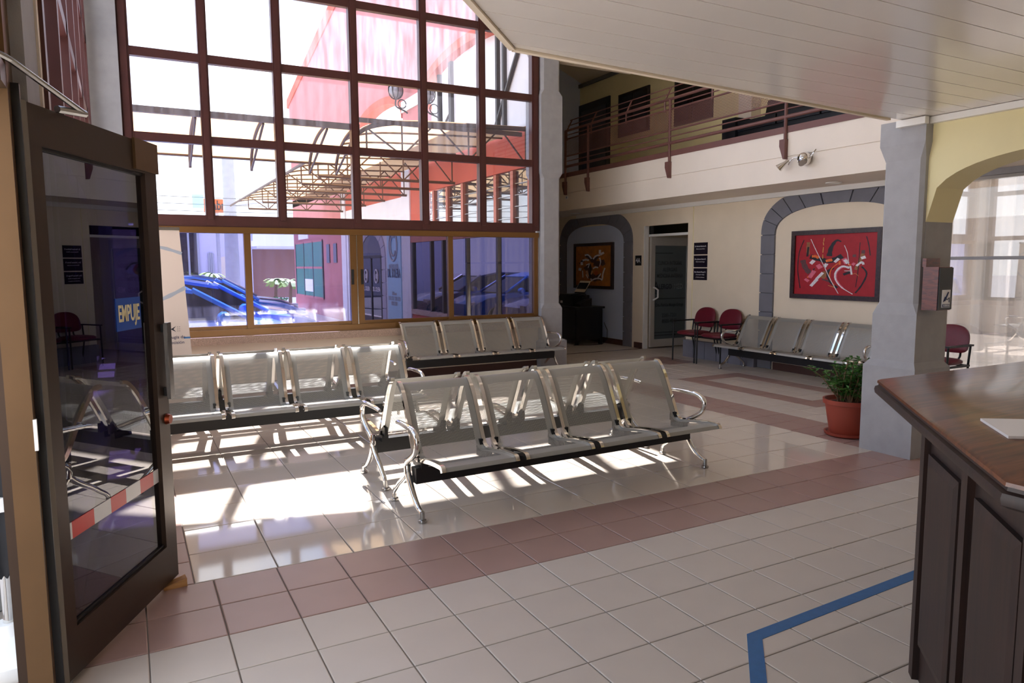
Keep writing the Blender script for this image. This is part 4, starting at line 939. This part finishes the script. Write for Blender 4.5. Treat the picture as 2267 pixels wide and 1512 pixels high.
for y in [27.55, 24.95, 21.65, 18.5, 15.2, 12.0, 8.8, 5.6]:
    MB(U).tube([(XR, y, 12.6), (XR, y, 13.15), (XR+.35, y-.05, 13.85)], .045, 6).build('rail_bracket', M_RAIL, rl)
for z, dx in ((13.85, .35), (13.5, .18)):
    MB(U).tube([(XR+dx, 3.8, z), (XR+dx, 27.7, z)], .03, 6).build('hand_rail', M_RAIL, rl, True)
ys = sorted(posts)
for a, b in zip(ys[:-1], ys[1:]):
    mb = MB(U); q = [(XR, a, 11.66), (XR, b, 11.66), (XR, b, 12.68), (XR, a, 12.68)]
    for i, p in enumerate(q): mb.uv[i] = (p[1]*U, p[2]*U)
    mb.poly(q); mb.build('mesh_panel', M_MESH, rl)
# sofa upstairs
sf = thing('black_sofa', 'black leather sofa on the upper floor behind the balcony railing', 'sofa', (U*28.5, U*13.5, U*9.3))
ub((27.2, 9, 9.5), (29.6, 17.2, 11.6)).build('seat_base', M_SOFA, sf); MB(U).prism([(28.8, 11.6), (29.7, 11.6), (29.8, 13.3), (29.2, 13.3)], 1, 9.2, 16.6).build('backrest', M_SOFA, sf)
ub((27.0, 16.6, 9.4), (29.7, 17.5, 12.3)).build('arm', M_SOFA, sf); ub((27.0, 8.6, 9.4), (29.7, 9.2, 12.3)).build('arm', M_SOFA, sf)
for k in range(3): ub((27.1, 9.3+k*2.45, 11.6), (28.8, 11.65+k*2.45, 12.05)).build('cushion', M_SOFA, sf)
for x in (27.4, 29.4):
    for y in (9.0, 17.1): ub((x-.1, y-.1, 9.3), (x+.1, y+.1, 9.5)).build('foot', M_BLACK, sf)

# ================================================================== ROLL-UP BANNER
bn = thing('rollup_banner', 'beige roll-up banner printed with a pair of eyes beside the window', 'banner', (U*.75, U*16.6, 0))
bx0, bx1, by = -.3, 1.95, 16.6
ub((bx0-.05, by-.25, 0), (bx1+.05, by+.25, .3)).build('banner_base', M_STEEL, bn)
MB(U).prism([(bx0, .3), (bx1, .3), (bx1-.27, 6.35), (bx0, 6.35)], 1, by-.015, by+.015).build('banner_sheet', M_BANNER, bn)
ub((bx0, by-.05, 6.33), (bx1-.26, by+.05, 6.43)).build('top_bar', M_STEEL, bn)
def print_stroke(name, m, par, pts, w_, dy):
    L_, R_ = [], []; stroke_edges(L_, R_, pts, w_); n = len(L_); mb = MB(U); mb.v += [(a, by-dy, b) for a, b in L_+R_]
    for i in range(n-1): mb.face((i, i+1, n+i+1, n+i))
    mb.build(name, m, par)
print_stroke('grey_sweep_print', M_BANGREY, bn, [(-.25, 5.5), (.4, 5.78), (1.1, 5.75), (1.72, 5.55)], .05, .018)
print_stroke('grey_sweep_print', M_BANGREY, bn, [(-.25, 3.9), (.5, 3.85), (1.1, 4.05), (1.78, 4.4)], .06, .018)
for ex in (.42,):
    mb = MB(U)
    mb.poly([(ex+.42*math.cos(t*math.pi/14), by-.019, 5.0+.2*math.sin(t*math.pi/14)*(1 if t <= 14 else .8)) for t in range(28)]); e1 = mb.build('eye_print', mat('eye_white_print', (228,222,220), .5), bn)
    for k, (rgb, a0) in enumerate((((196,60,80), 90), ((210,160,60), 210), ((60,120,90), 330))):
        mb = MB(U); mb.poly([(ex, by-.021, 5.02)] + [(ex+.19*math.cos(math.radians(a0+t*10)), by-.021, 5.02+.19*math.sin(math.radians(a0+t*10))) for t in range(13)]); mb.build('iris_print', mat('iris_print_%d' % k, rgb, .5), e1)
    mb = MB(U); mb.poly([(ex+.09*math.cos(t*math.pi/8), by-.023, 5.02+.09*math.sin(t*math.pi/8)) for t in range(16)]); mb.build('pupil_print', M_INK, e1)
    print_stroke('eyelid_print', M_INK, e1, [(ex-.4, 5.02), (ex-.2, 5.22), (ex+.2, 5.25), (ex+.45, 5.05)], .025, .022)
for s, z, h, x in (('Cirugía de', 2.72, .046, 1.38), ('Precisión', 2.54, .046, 1.38)): text('banner_lettering', s, h, M_NAVY, bn, (U*x, U*(by-.02), U*z), (1,0,0), (0,0,1), .0005)
text('banner_lettering', 'Dra.', .09, M_INK, bn, (U*.35, U*(by-.02), U*3.45), (1,0,0), (0,0,1), .0005)
ub((1.64, by-.02, 2.66), (1.85, by-.016, 2.72)).build('blue_line_print', M_TAPE, bn)
mb = MB(U); mb.poly([(1.25, by-.02, 3.0), (1.42, by-.02, 3.1), (1.34, by-.02, 3.0), (1.42, by-.02, 2.9)]); [mb.box((1.46+.06*i, by-.021, 2.92+.07*j), (1.48+.06*i, by-.017, 2.94+.07*j)) for i in range(2) for j in range(3)]; mb.build('eye_icon_print', M_INK, bn)

# ================================================================== FOLDED PARASOL OUTSIDE THE DOOR
um = thing('folded_parasol', 'black folded parasol strapped to a metal pole in a white base outside the door', 'parasol', (U*-1.62, U*.75, 0))
MB(U).lathe([(0,0),(.75,0),(.8,.1),(.78,.2),(.5,.3),(.2,.36),(.14,.5),(0,.5)], (-1.62, .75, 0), 28).build('base', M_WHITE, um, True)
MB(U).tube([(-1.60, .75, .3), (-1.60, .75, 3.6)], .06, 10).build('pole', M_CHROME, um, True)
rings = []
for z, r in ((1.1, .05), (1.35, .2), (1.8, .3), (2.1, .24), (2.3, .3), (2.8, .26), (3.2, .16), (3.5, .06)):
    rings.append([(-1.60+r*(1+.25*math.sin(a*5))*math.cos(a), .75+r*(1+.25*math.sin(a*5))*math.sin(a), z) for a in [2*math.pi*k/30 for k in range(30)]])
MB(U).loft(rings).build('folded_canopy', mat('black_canopy_fabric', (18, 17, 20), .8), um, True)
MB(U).lathe([(.29,2.06),(.32,2.06),(.32,2.24),(.29,2.24)], (-1.60, .75, 0), 20).build('strap', M_WHITE, um, True)
wp = struct(ub((-3.3, 2.4, 0), (-1.2, 2.7, 10)).build('wall_porch', M_DGREY))

# ================================================================== OUTDOORS
ZG = -.5
gr = struct(ub((-260, YW+.55, ZG-.3), (18.6, 420, ZG)).build('ground', M_ASPH))
ub((-260, -60, ZG-.3), (-3.3, YW+.55, ZG)).build('ground_side', M_PAVE, gr)
ub((34.1, -60, ZG-.3), (200, 420, ZG)).build('ground_far', M_ASPH, gr)
ub((13.5, YW+.5, ZG), (18.6, 110, ZG+.25)).build('sidewalk', M_PAVE, gr)
ub((-3.2, YW+.5, ZG), (13.5, YW+2.2, ZG+.25)).build('sidewalk', M_PAVE, gr)
XR_ = 18.6
rb = thing('red_building', 'red stucco building wing with arcaded pink upper storey and awning outside the window', 'building', (U*XR_, U*50, U*ZG))
def rect(y0, y1, z0, z1, t, name, m, par=rb, back=.0): return ub((XR_-t, y0, z0), (XR_-back, y1, z1)).build(name, m, par)
# lower storey wall pieces (openings kept free)
rect(21.6, 22.3, ZG, 12, .0, 'wall', M_BWHITE, back=-.5)
rect(22.3, 40.0, ZG, 1.55, .0, 'wall', M_BRED, back=-.5)
rect(22.3, 40.0, 10.15, 12.2, 0, 'wall', M_BRED, back=-.5)
rect(40.0, 41.7, ZG, 12.2, .1, 'white_pillar', M_BWHITE, back=-.5)
rect(41.7, 57.5, 10.2, 12.2, 0, 'wall', M_BRED, back=-.5)
rect(41.7, 57.5, ZG, 10.2, 0, 'wall', M_BWHITE, back=-.5)
rect(57.5, 59.0, ZG, 12.2, .1, 'corner_pillar', M_BWHITE, back=-.5)
rect(59.0, 81.5, ZG, 13, 0, 'wall', M_BPINK, back=-.5)
rect(22.3, 40.0, 1.55, 1.9, .1, 'granite_sill', M_GRANITE)
# tall dark glazing
dw = rect(22.3, 40, 1.9, 6.9, -.12, 'window', M_MGLASS, back=-.2)
for y in (22.4, 26.2, 30.4, 34.2, 36.3, 39.8): rect(y-.12, y+.12, 1.9, 6.9, .0, 'window_bar', M_DKFR, dw, back=-.2)
rect(22.3, 40, 6.75, 7.2, .05, 'window_head', M_TERRAC, back=-.2)
dw2 = rect(22.3, 37.2, 7.2, 10.1, -.12, 'upper_window', glass('pale_reflective_glass', (.5,.55,.6), .1, refl=3.), back=-.2)
for y in (22.4, 24.3, 26.3, 28.5, 30.8, 33.2, 35.5, 37.1): rect(y-.16, y+.16, 7.1, 10.1, .06, 'louver_frame', M_TERRAC, dw2, back=-.2)
for k in range(4): rect(22.4, 37, 7.6+k*.6, 7.62+k*.6, .0, 'louver_slat', M_STEEL, dw2, back=-.1)
rect(37.2, 40, 7.2, 10.15, 0, 'wall', M_BRED, back=-.5)
# sign panel and arched door
sg = rect(42.2, 45.4, .7, 8.0, .08, 'sign_panel', M_SIGNB)
def wtext(s, y, z, h, wd, m=M_NAVY, par=sg): return text('sign_lettering', s, h, m, par, (U*(XR_-.1), U*y, U*z), (0,-1,0), (0,0,1), .002, width=wd, bold=.002)
wtext('RADIOLOGÍA', 43.8, 5.0, .16, .70, M_BANGREY); wtext('DR. SOLERA', 43.8, 4.45, .30, .92); wtext('Teléfonos', 43.8, 2.9, .12, .35, M_BANGREY); wtext('2281 5717  2281 5724', 43.8, 2.5, .14, .86, M_BANGREY); wtext('8935 2585', 43.8, 2.1, .14, .45, M_BANGREY)
mb = MB(U)
for r0, a0, a1 in ((1.0, 0, 360), (.66, 60, 330)):
    mb.tube([(XR_-.11, 43.8-r0*math.cos(math.radians(a))*.9, 6.6+r0*1.15*math.sin(math.radians(a))) for a in range(a0, a1+1, 10)], .09, 5)
mb.build('emblem', M_BANGREY, sg)
ad = MB(U).prism([(46.8, ZG), (46.8, 5.8)] + [(49.7-2.9*math.cos(math.pi*k/16), 5.8+1.9*math.sin(math.pi*k/16)) for k in range(17)] + [(52.6, ZG)], 0, XR_-.06, XR_).build('arched_door', M_DGLASS, rb)
jm2 = mat('pale_stone_surround', (190, 188, 200), .8)
for s in (-1, 1):
    for k in range(6): ub((XR_-.1, 49.7+s*2.9, ZG+k*1.05+.03), (XR_, 49.7+s*3.8, ZG+(k+1)*1.05-.03)).build('surround_block', jm2, ad)
for k in range(9):
    t0, t1 = math.pi*k/9+.01, math.pi*(k+1)/9-.01
    MB(U).prism([(49.7+2.9*math.cos(t0), 5.8+1.9*math.sin(t0)), (49.7+2.9*math.cos(t1), 5.8+1.9*math.sin(t1)), (49.7+3.8*math.cos(t1), 5.8+2.7*math.sin(t1)), (49.7+3.8*math.cos(t0), 5.8+2.7*math.sin(t0))], 0, XR_-.1, XR_).build('surround_block', jm2, ad)
for y in (46.95, 49.7, 52.45): ub((XR_-.12, y-.13, ZG), (XR_-.05, y+.13, 5.8)).build('door_bar', M_DKFR, ad)
ub((XR_-.12, 46.8, 5.7), (XR_-.05, 52.6, 5.95)).build('door_bar', M_DKFR, ad)
for y in (48.3, 51.2):
    mb = MB(U); mb.tube([(XR_-.1, y+.42*math.cos(a*.35), 4.2+.55*math.sin(a*.35)) for a in range(18)], .07, 5, closed=True); mb.box((XR_-.12, y-.1, 4.0), (XR_-.08, y+.1, 4.4)); mb.build('door_emblem', M_PAPER, ad)
    text('door_lettering', 'DR. SOLERA', .16, M_PAPER, ad, (U*(XR_-.1), U*y, U*3.1), (0,-1,0), (0,0,1), .002, width=.62, bold=.003)
# green glazed window and slits on the pink end
gw = rect(66.8, 80.2, 1.6, 7.8, .1, 'green_window', M_GGLASS)
for y in (66.8, 71.2, 75.7, 80.2): rect(y-.15, y+.15, 1.6, 7.8, .12, 'window_bar', M_DKFR, gw)
for z in (1.6, 4.9, 7.8): rect(66.8, 80.2, z-.12, z+.12, .12, 'window_bar', M_BPINK, gw)
rect(71.5, 75.4, 2.2, 3.6, .12, 'window_notice', M_PAPER, gw)
for y in (61.6, 64.4): rect(y-.6, y+.6, 5.4, 7.3, .1, 'slit_window', M_DKWIN)
wb2 = rect(73.4, 78.4, 8.2, 9.4, .1, 'wall_sign', M_PAPER)
# arcaded upper storey: wall with two basket arches, gable-topped
def arch_pts(y0, y1, zs, rise, n=20):
    c, a = (y0+y1)/2, (y1-y0)/2
    return [(c-a*math.cos(math.pi*k/n), zs+rise*abs(math.sin(math.pi*k/n))**.8) for k in range(n+1)]
seg_ = [(21.6, 22.4), (37.6, 41.3), (53.2, 81.5)]
for a, b in seg_:
    rect(a, b, 12.2, 20.6, 0, 'upper_wall', M_BPINK, back=-.8)
for (a, b, zs, rise) in ((22.4, 37.6, 16.4, 2.3), (41.3, 53.2, 16.4, 1.8)):
    ap = arch_pts(a, b, zs, rise)
    MB(U).prism(ap + [(b, 20.6), (a, 20.6)], 0, XR_, XR_+.8).build('arch_spandrel', M_BPINK, rb)
    ap2 = [(y, z-.55) for y, z in ap]
    MB(U).prism(ap + ap2[::-1], 0, XR_-.12, XR_+.82).build('arch_moulding', M_BRED, rb)
MB(U).prism([(21.6, 20.6), (81.5, 20.6), (81.5, 24.6), (56, 29.8), (21.6, 37)], 0, XR_, XR_+.8).build('gable_wall', M_BPINK, rb)
MB(U).prism([(82.2, 24.2), (82.2, 25.2), (56, 31.0), (56, 29.6)], 0, XR_-.12, XR_+1).build('gable_cornice', M_BRED, rb)
rect(37.5, 41.4, 16.2, 17.0, .1, 'capital', M_BWHITE, back=-.9)
rect(22.3, 57, 12.2, 12.35, .05, 'ledge', M_BWHITE, back=-.5)
mb = MB(U)
for y in (33.3, 26.75, 25.95, 35.3): mb.box((XR_+.3, y-.2 if y == 33.3 else y-.1, 12.2), (XR_+.6, y+.2 if y == 33.3 else y+.1, 18.9))
mb.tube([(XR_+.4, 23.2, 17.9), (XR_+.4, 27.2, 12.6)], .12, 6); mb.tube(smooth_path([(XR_+.4, 35.2, 12.4), (XR_+.4, 34.6, 14), (XR_+.4, 33.4, 14.9)], 4), .08, 6); mb.build('steel_frame', M_DKFR, rb)
M_GLOBE = mat('smoked_lantern_globe', (140, 142, 150), .2)
for u_, v_, nm in ((876, 200, 'small arch'), (946, 208, 'pier')):
    q = at(u_, v_, 0, XR_-1.0); y, zc = q.y, q.z
    ln = thing('globe_lantern', 'black wrought-iron globe lantern bracketed on the %s of the arcade outside' % nm, 'lantern', (U*(XR_-.8), U*y, U*(zc-1)), group='globe lanterns on the pink arcade')
    mb = MB(U); [mb.tube([(XR_-1.0+.55*math.sin(math.radians(t))*math.cos(a), y+.55*math.sin(math.radians(t))*math.sin(a), zc+.62*math.cos(math.radians(t))) for t in range(0, 181, 20)], .035, 5) for a in [k*math.pi/4 for k in range(8)]]; mb.build('cage', M_BLACK, ln)
    MB(U).lathe([(0,-.55),(.28,-.44),(.46,-.15),(.46,.15),(.28,.44),(0,.55)], (XR_-1.0, y, zc), 16).build('globe', M_GLOBE, ln, True)
    MB(U).tube(smooth_path([(XR_-.14, y, zc-1.5), (XR_-.4, y, zc-1.35), (XR_-1.0, y, zc-1.1), (XR_-1.0, y, zc-.6)], 4), .06, 6).build('scroll_bracket', M_BLACK, ln)
    MB(U).tube([(XR_-.55+.3*math.cos(t*.5), y, zc-.9+.3*math.sin(t*.5)) for t in range(13)], .04, 5).build('scroll', M_BLACK, ln)
# ---- awning along the red wing (vaulted sheets on trusses)
aw2 = thing('walkway_awning', 'amber polycarbonate awning on brown trusses along the red building', 'awning', (U*14, U*40, U*11))
APR = smooth_path([(9.5, 11.05), (10.1, 11.4), (11.2, 11.65), (13, 11.78), (16, 11.88), (18.48, 11.95)], 3)
ya0, ya1 = 22.0, 66.0
mb = MB(U); n = len(APR)
for y in (ya0, ya1): mb.v += [(x, y, z+.06) for x, z in APR]
for k in range(n-1): mb.face((k, k+1, n+k+1, n+k))
mb.build('sheet', M_AMBER, aw2)
for k in range(15):
    y = ya0+.1+(ya1-ya0-.2)*k/14; r = .11 if k == 0 else .05
    MB(U).tube([(x, y, z-(.05 if k == 0 else 0)) for x, z in APR], r, 6).build('rib', M_GRAFT, aw2)
MB(U).tube([(9.5, ya0, 11.05), (9.5, ya1, 11.05)], .10, 6).build('edge_tube', M_GRAFT, aw2)
for k in range(7):
    y = [22.3, 31.7, 36.1, 40.5, 45.5, 50.6, 58][k]; tm = MB(U)
    tm.tube([(10.0 if k else 9.9, y, 10.2), (18.48, y, 10.2)], .085, 6)
    xs = [10.0, 11.7, 13.4, 15.1, 16.8, 18.3]
    for i, x in enumerate(xs):
        zt = next((APR[j][1]+(APR[j+1][1]-APR[j][1])*(x-APR[j][0])/(APR[j+1][0]-APR[j][0]) for j in range(n-1) if APR[j][0] <= x <= APR[j+1][0]), 11.9)
        if i in (0, 1, 3, 5): tm.tube([(x, y, 10.2), (x, y, zt)], .045, 5)
        if i < 5:
            za, zb = (10.2, zt+.05) if i % 2 else (zt, 10.2); tm.tube([(x, y, za), (xs[i+1], y, zb if i % 2 == 0 else 11.8)], .045, 5)
    tm.build('truss', M_GRAFT, aw2)
# ---- awning over the window
aw1 = thing('window_awning', 'amber polycarbonate awning curving out over the sliding windows', 'awning', (U*4.5, U*22.5, U*10.5))
A1 = smooth_path([(20.82, 11.12), (21.8, 11.1), (22.9, 10.9), (23.9, 10.5), (24.5, 9.95)], 3); n = len(A1)
mb = MB(U)
for x in (.1, 9.25): mb.v += [(x, y, z) for y, z in A1]
for k in range(n-1): mb.face((k, k+1, n+k+1, n+k))
mb.build('sheet', M_AMBER, aw1)
ub((.1, 20.78, 10.92), (9.25, 20.98, 11.16)).build('wall_beam', M_GRAFT, aw1); ub((9.45, 21.95, 11.5), (17.9, 22.1, 11.7)).build('wall_beam', M_GRAFT, aw2)
for x in (.2, 2.75, 5.3, 7.9, 9.15):
    mb = MB(U).tube([(x, y, z-.08) for y, z in A1], .07, 6); mb.tube([(x, 24.5, 9.95), (x, 24.5, 9.4)], .06, 6); mb.tube([(x, 24.5, 9.45), (x, 21.0, 10.9)], .05, 6); mb.build('bracket', M_GRAFT, aw1)
MB(U).tube([(.1, 24.5, 9.92), (9.2, 24.5, 9.92)], .06, 6).build('edge_tube', M_GRAFT, aw1)

# ---- cars
def make_car(label, paint, x, y, rz, scale=1., group='cars parked outside the window'):
    t = thing('parked_car', label, 'car', (U*x, U*y, U*ZG), rz, group)
    # side profile: nose at +x
    low = [(-2.05,.35),(-2.1,.75),(-2.0,.95),(-1.2,1.0),(.75,.98),(1.6,.86),(2.02,.68),(2.1,.45),(2.05,.3),(1.0,.24),(-1.5,.24)]
    mb = MB(); W_ = .86
    def ringp(w, ins): return [(px*(1-ins*.02), w, pz-(ins*.04 if pz > .6 else -ins*.03)) for px, pz in low]
    mb.loft([ringp(-W_+.02, 2.), ringp(-W_, .6), ringp(-W_+.07, 0), ringp(W_-.07, 0), ringp(W_, .6), ringp(W_-.02, 2.)]); mb.build('body', paint, t, True, local=True)
    cabin = [(-1.95,.95),(-1.75,1.30),(-1.2,1.46),(-.3,1.48),(.25,1.38),(1.0,.97)]
    gl = MB(); gl.loft([[(a, -.74+(b-.95)*.22, b) for a, b in cabin], [(a, .74-(b-.95)*.22, b) for a, b in cabin]]); gl.build('glasshouse', M_DGLASS, t, local=True)
    rf_ = MB(); rr = [(-1.80,1.26),(-1.2,1.47),(-.3,1.495),(.28,1.39)]
    rf_.loft([[(a, -.655, b) for a, b in rr]+[(a, -.655, b-.05) for a, b in rr[::-1]], [(a, .655, b) for a, b in rr]+[(a, .655, b-.05) for a, b in rr[::-1]]]); rf_.build('roof', paint, t, local=True)
    pl = MB()
    for s in (-1, 1):
        pl.tube([(1.02, s*.76, .96), (.27, s*.66, 1.40)], .035, 6); pl.tube([(-.55, s*.75, .97), (-.55, s*.66, 1.46)], .03, 6); pl.tube([(-1.98, s*.73, .95), (-1.78, s*.655, 1.3)], .05, 6)
    pl.build('pillars', paint, t, local=True)
    for s in (-1, 1):
        mi = MB(); mi.lathe([(0,-.1),(.07,-.09),(.09,0),(.07,.09),(0,.1)], (.62, s*.93, 1.02), 10, axis=1); mi.build('mirror', paint, t, True, local=True)
        hl = MB().box((1.85, s*.52, .60), (2.03, s*.80, .74)); hl.build('headlight', M_PAPER, t, local=True)
        for wx in (-1.3, 1.28):
            wm = MB().lathe([(0,-.1),(.22,-.1),(.31,-.09),(.32,0),(.31,.09),(.22,.1),(0,.1)], (wx, s*.78, .32), 24, axis=1); wo = wm.build('wheel', M_TYRE, t, True, local=True)
            MB().lathe([(0,-.015),(.18,-.015),(.2,0),(.18,.015),(0,.015)], (wx, s*.885, .32), 18, axis=1).build('hubcap', M_STEEL, wo, True, local=True)
    return t
make_car('blue car parked nearest the sliding windows', M_CAR_BLUE, 1.6, 26.6, 0.03)
make_car('blue car parked second from the sliding windows', M_CAR_BLUE, 3.4, 33.2, 0.02)
make_car('pale car parked third in the row outside', M_CAR_WHITE, 3.9, 40.3, 0.0)
make_car('blue car parked fourth in the row outside, beyond the pale one', M_CAR_BLUE, 5.2, 47.4, 0.0)
make_car('silver car parked farthest along the row outside', M_CAR_GREY, 6.2, 55.0, 0.0)
# ---- utility pole, street sign, far building
pl = thing('utility_pole', 'pale concrete utility pole with wires across the street', 'pole', (U*at(520,700,1,95).x, U*95, U*ZG))
px = at(520, 700, 1, 95).x
MB(U).tube([(px, 95, ZG), (px, 95, 25)], [1.0, .7], 12).build('shaft', M_POLEC, pl, True)
MB(U).tube([(px-3, 95, 20), (px+3.6, 95, 20.3)], .18, 6).build('cross_arm', M_POLEC, pl)
MB(U).tube([(px, 95, 13.2), (px+7, 93, 14.2)], .16, 6).build('lamp_arm', M_POLEC, pl)
for k in range(5):
    pts = [(px-90+t*18, 95-t*.3, 10.5+k*.9+.0035*((t-5)*18)**2*.12) for t in range(11)]
    MB(U).tube(pts, .05, 4).build('wire', M_DGREY, pl)
ss = thing('shop_sign', 'orange and blue shop sign board on the far side of the street', 'sign', (U*at(480,455,1,110).x, U*110, U*13))
q0, q1 = at(452, 470, 1, 110), at(507, 442, 1, 110); q2 = at(427, 470, 1, 110)
ub((q0.x, 109.8, q0.z), (q1.x, 110.2, q1.z)).build('sign_board', M_ORANGE, ss); ub((q2.x, 109.8, q0.z+.6), (q0.x, 110.2, q1.z+.6)).build('sign_side', M_SIGNB, ss)
MB(U).tube([((q0.x+q1.x)/2, 110.4, ZG), ((q0.x+q1.x)/2, 110.4, q1.z)], .3, 8).build('sign_post', M_POLEC, ss)
text('sign_lettering', 'Tabri', .62, M_INK, ss, (U*((q0.x+q1.x)/2), U*109.75, U*(q0.z+q1.z)/2), (1,0,0), (0,0,1), .005, width=.85, bold=.01)
fb = thing('far_building', 'pale lavender building with arched windows across the street', 'building', (U*15, U*120, U*ZG))
M_LAV = mat('lavender_white_stucco', (214, 212, 228), .8, noise=.03, scale=1)
a0, a1, a2 = at(300, 600, 1, 120).x, at(560, 600, 1, 120).x, at(660, 600, 1, 120).x
ub((a0-20, 120, ZG), (a1, 126, 11.2)).build('wall', M_LAV, fb); ub((a1, 122, ZG), (a2+10, 128, 8.5)).build('wall', mat('brown_shop_wall', (150,110,96), .8), fb)
ub((a1, 115, 8.0), (a2+10, 122.2, 8.4)).build('shop_canopy', M_BWHITE, fb)
for u0, u1, v0, v1 in ((400, 436, 500, 625), (466, 470, 560, 628)):
    p, q = at(u0, v1, 1, 119.8), at(u1, v0, 1, 119.8); wo = ub((p.x, 119.8, max(ZG, p.z)), (q.x, 120, q.z)).build('window', M_DGLASS, fb)
    for k in range(3): xx = p.x+(q.x-p.x)*k/2; ub((xx-.15, 119.7, max(ZG, p.z)), (xx+.15, 119.8, q.z)).build('window_bar', M_BANGREY, wo)
p, q = at(488, 632, 1, 119.8), at(507, 565, 1, 119.8); cxx, ww2 = (p.x+q.x)/2, (q.x-p.x)/2
MB(U).prism([(cxx-ww2, ZG), (cxx-ww2, q.z-1)] + [(cxx-ww2*math.cos(math.pi*k/10), q.z-1+ww2*math.sin(math.pi*k/10)) for k in range(11)] + [(cxx+ww2, ZG)], 1, 119.6, 120).build('arched_niche', M_CREAM, fb)
for k in range(2): ub((a0+3+k*14, 119.5, 9.4), (a0+4+k*14, 120, 10.6)).build('wall_lamp', M_BANGREY, fb)
# palms and shrubs by the far shop
def palm(label, u, y, h, n, lf_len, name='small_palm', group='palms across the street'):
    x = at(u, 600, 1, y).x; t = thing(name, label, 'palm', (U*x, U*y, U*ZG), group=group); MB(U).tube([(x, y, ZG), (x+.2, y, ZG+h)], [.28, .18], 8).build('trunk', M_STEM, t)
    mb = MB(U)
    for k in range(n):
        a = 2*math.pi*k/n+R.uniform(-.2,.2); el = R.uniform(.1, .9); pts = [Vector((x+.2, y, ZG+h)) + Vector((math.cos(a)*s*lf_len, math.sin(a)*s*lf_len, lf_len*(math.sin(el)*s-.75*s*s))) for s in (0, .25, .5, .75, 1)]
        side = Vector((-math.sin(a), math.cos(a), 0))*.34
        for p, q in zip(pts[:-1], pts[1:]): mb.poly([p+side, q+side*.8, q-side*.8, p-side])
    mb.build('fronds', mat('palm_frond', (120, 150, 50), .6, noise=.3, scale=3), t)
palm('yellow-green potted palm before the far shop', 607, 92, 3.6, 14, 1.7); palm('bushy palm beside the pink wall end', 640, 98, 3.4, 18, 2.2); palm('thin palm before the lavender building', 464, 103, 4.4, 12, 2.0)
hb = thing('low_hedge', 'clipped green hedge strip at the foot of the pink wall', 'hedge', (U*17, U*86, U*ZG)); mb = MB(U)
for k in range(900):
    p = Vector((R.uniform(14.5, 18.2), R.uniform(84, 88), R.uniform(ZG, ZG+1.5))); s = R.uniform(.12, .3); d = Vector((R.uniform(-1,1), R.uniform(-1,1), R.uniform(-1,1))).normalized(); e = d.orthogonal().normalized(); mb.poly([p+d*s, p+e*s*.6, p-d*s, p-e*s*.6])
tag(mb.build('foliage', M_LEAF, hb), kind='stuff')
ub((14.6, 84.2, ZG), (18.1, 87.8, ZG+1.1)).build('hedge_core', M_LEAF, hb)
nb = thing('neighbour_building', 'grey office building outside the curtained glass', 'building', (U*60, U*3, U*ZG))
ub((60, -30, ZG), (70, 30, 8.6)).build('wall', M_POLEC, nb)
for k in range(7):
    wo = ub((59.8, -24+k*7, 2.2), (60, -19+k*7, 6.6)).build('window', M_DGLASS, nb); ub((59.7, -21.6+k*7, 2.2), (59.8, -21.4+k*7, 6.6)).build('window_bar', M_PAPER, wo)
# pole and tree seen through the curtained glass
tp_ = thing('street_tree', 'leafy tree outside the curtained glass', 'tree', (U*45, U*9, U*ZG)); MB(U).tube([(45, 9, ZG), (45, 9, 6)], [.5, .3], 8).build('trunk', M_STEM, tp_); mb = MB(U)
for k in range(2600):
    d = Vector((R.gauss(0,1), R.gauss(0,1), R.gauss(0,.8))); d = d.normalized()*R.uniform(.5,1)*3.0; p = Vector((45, 9, 8)) + d; s = R.uniform(.15,.35); a = Vector((R.uniform(-1,1), R.uniform(-1,1), R.uniform(-1,1))).normalized(); e = a.orthogonal().normalized(); mb.poly([p+a*s, p+e*s*.6, p-a*s, p-e*s*.6])
tag(mb.build('crown', M_LEAF, tp_), kind='stuff')
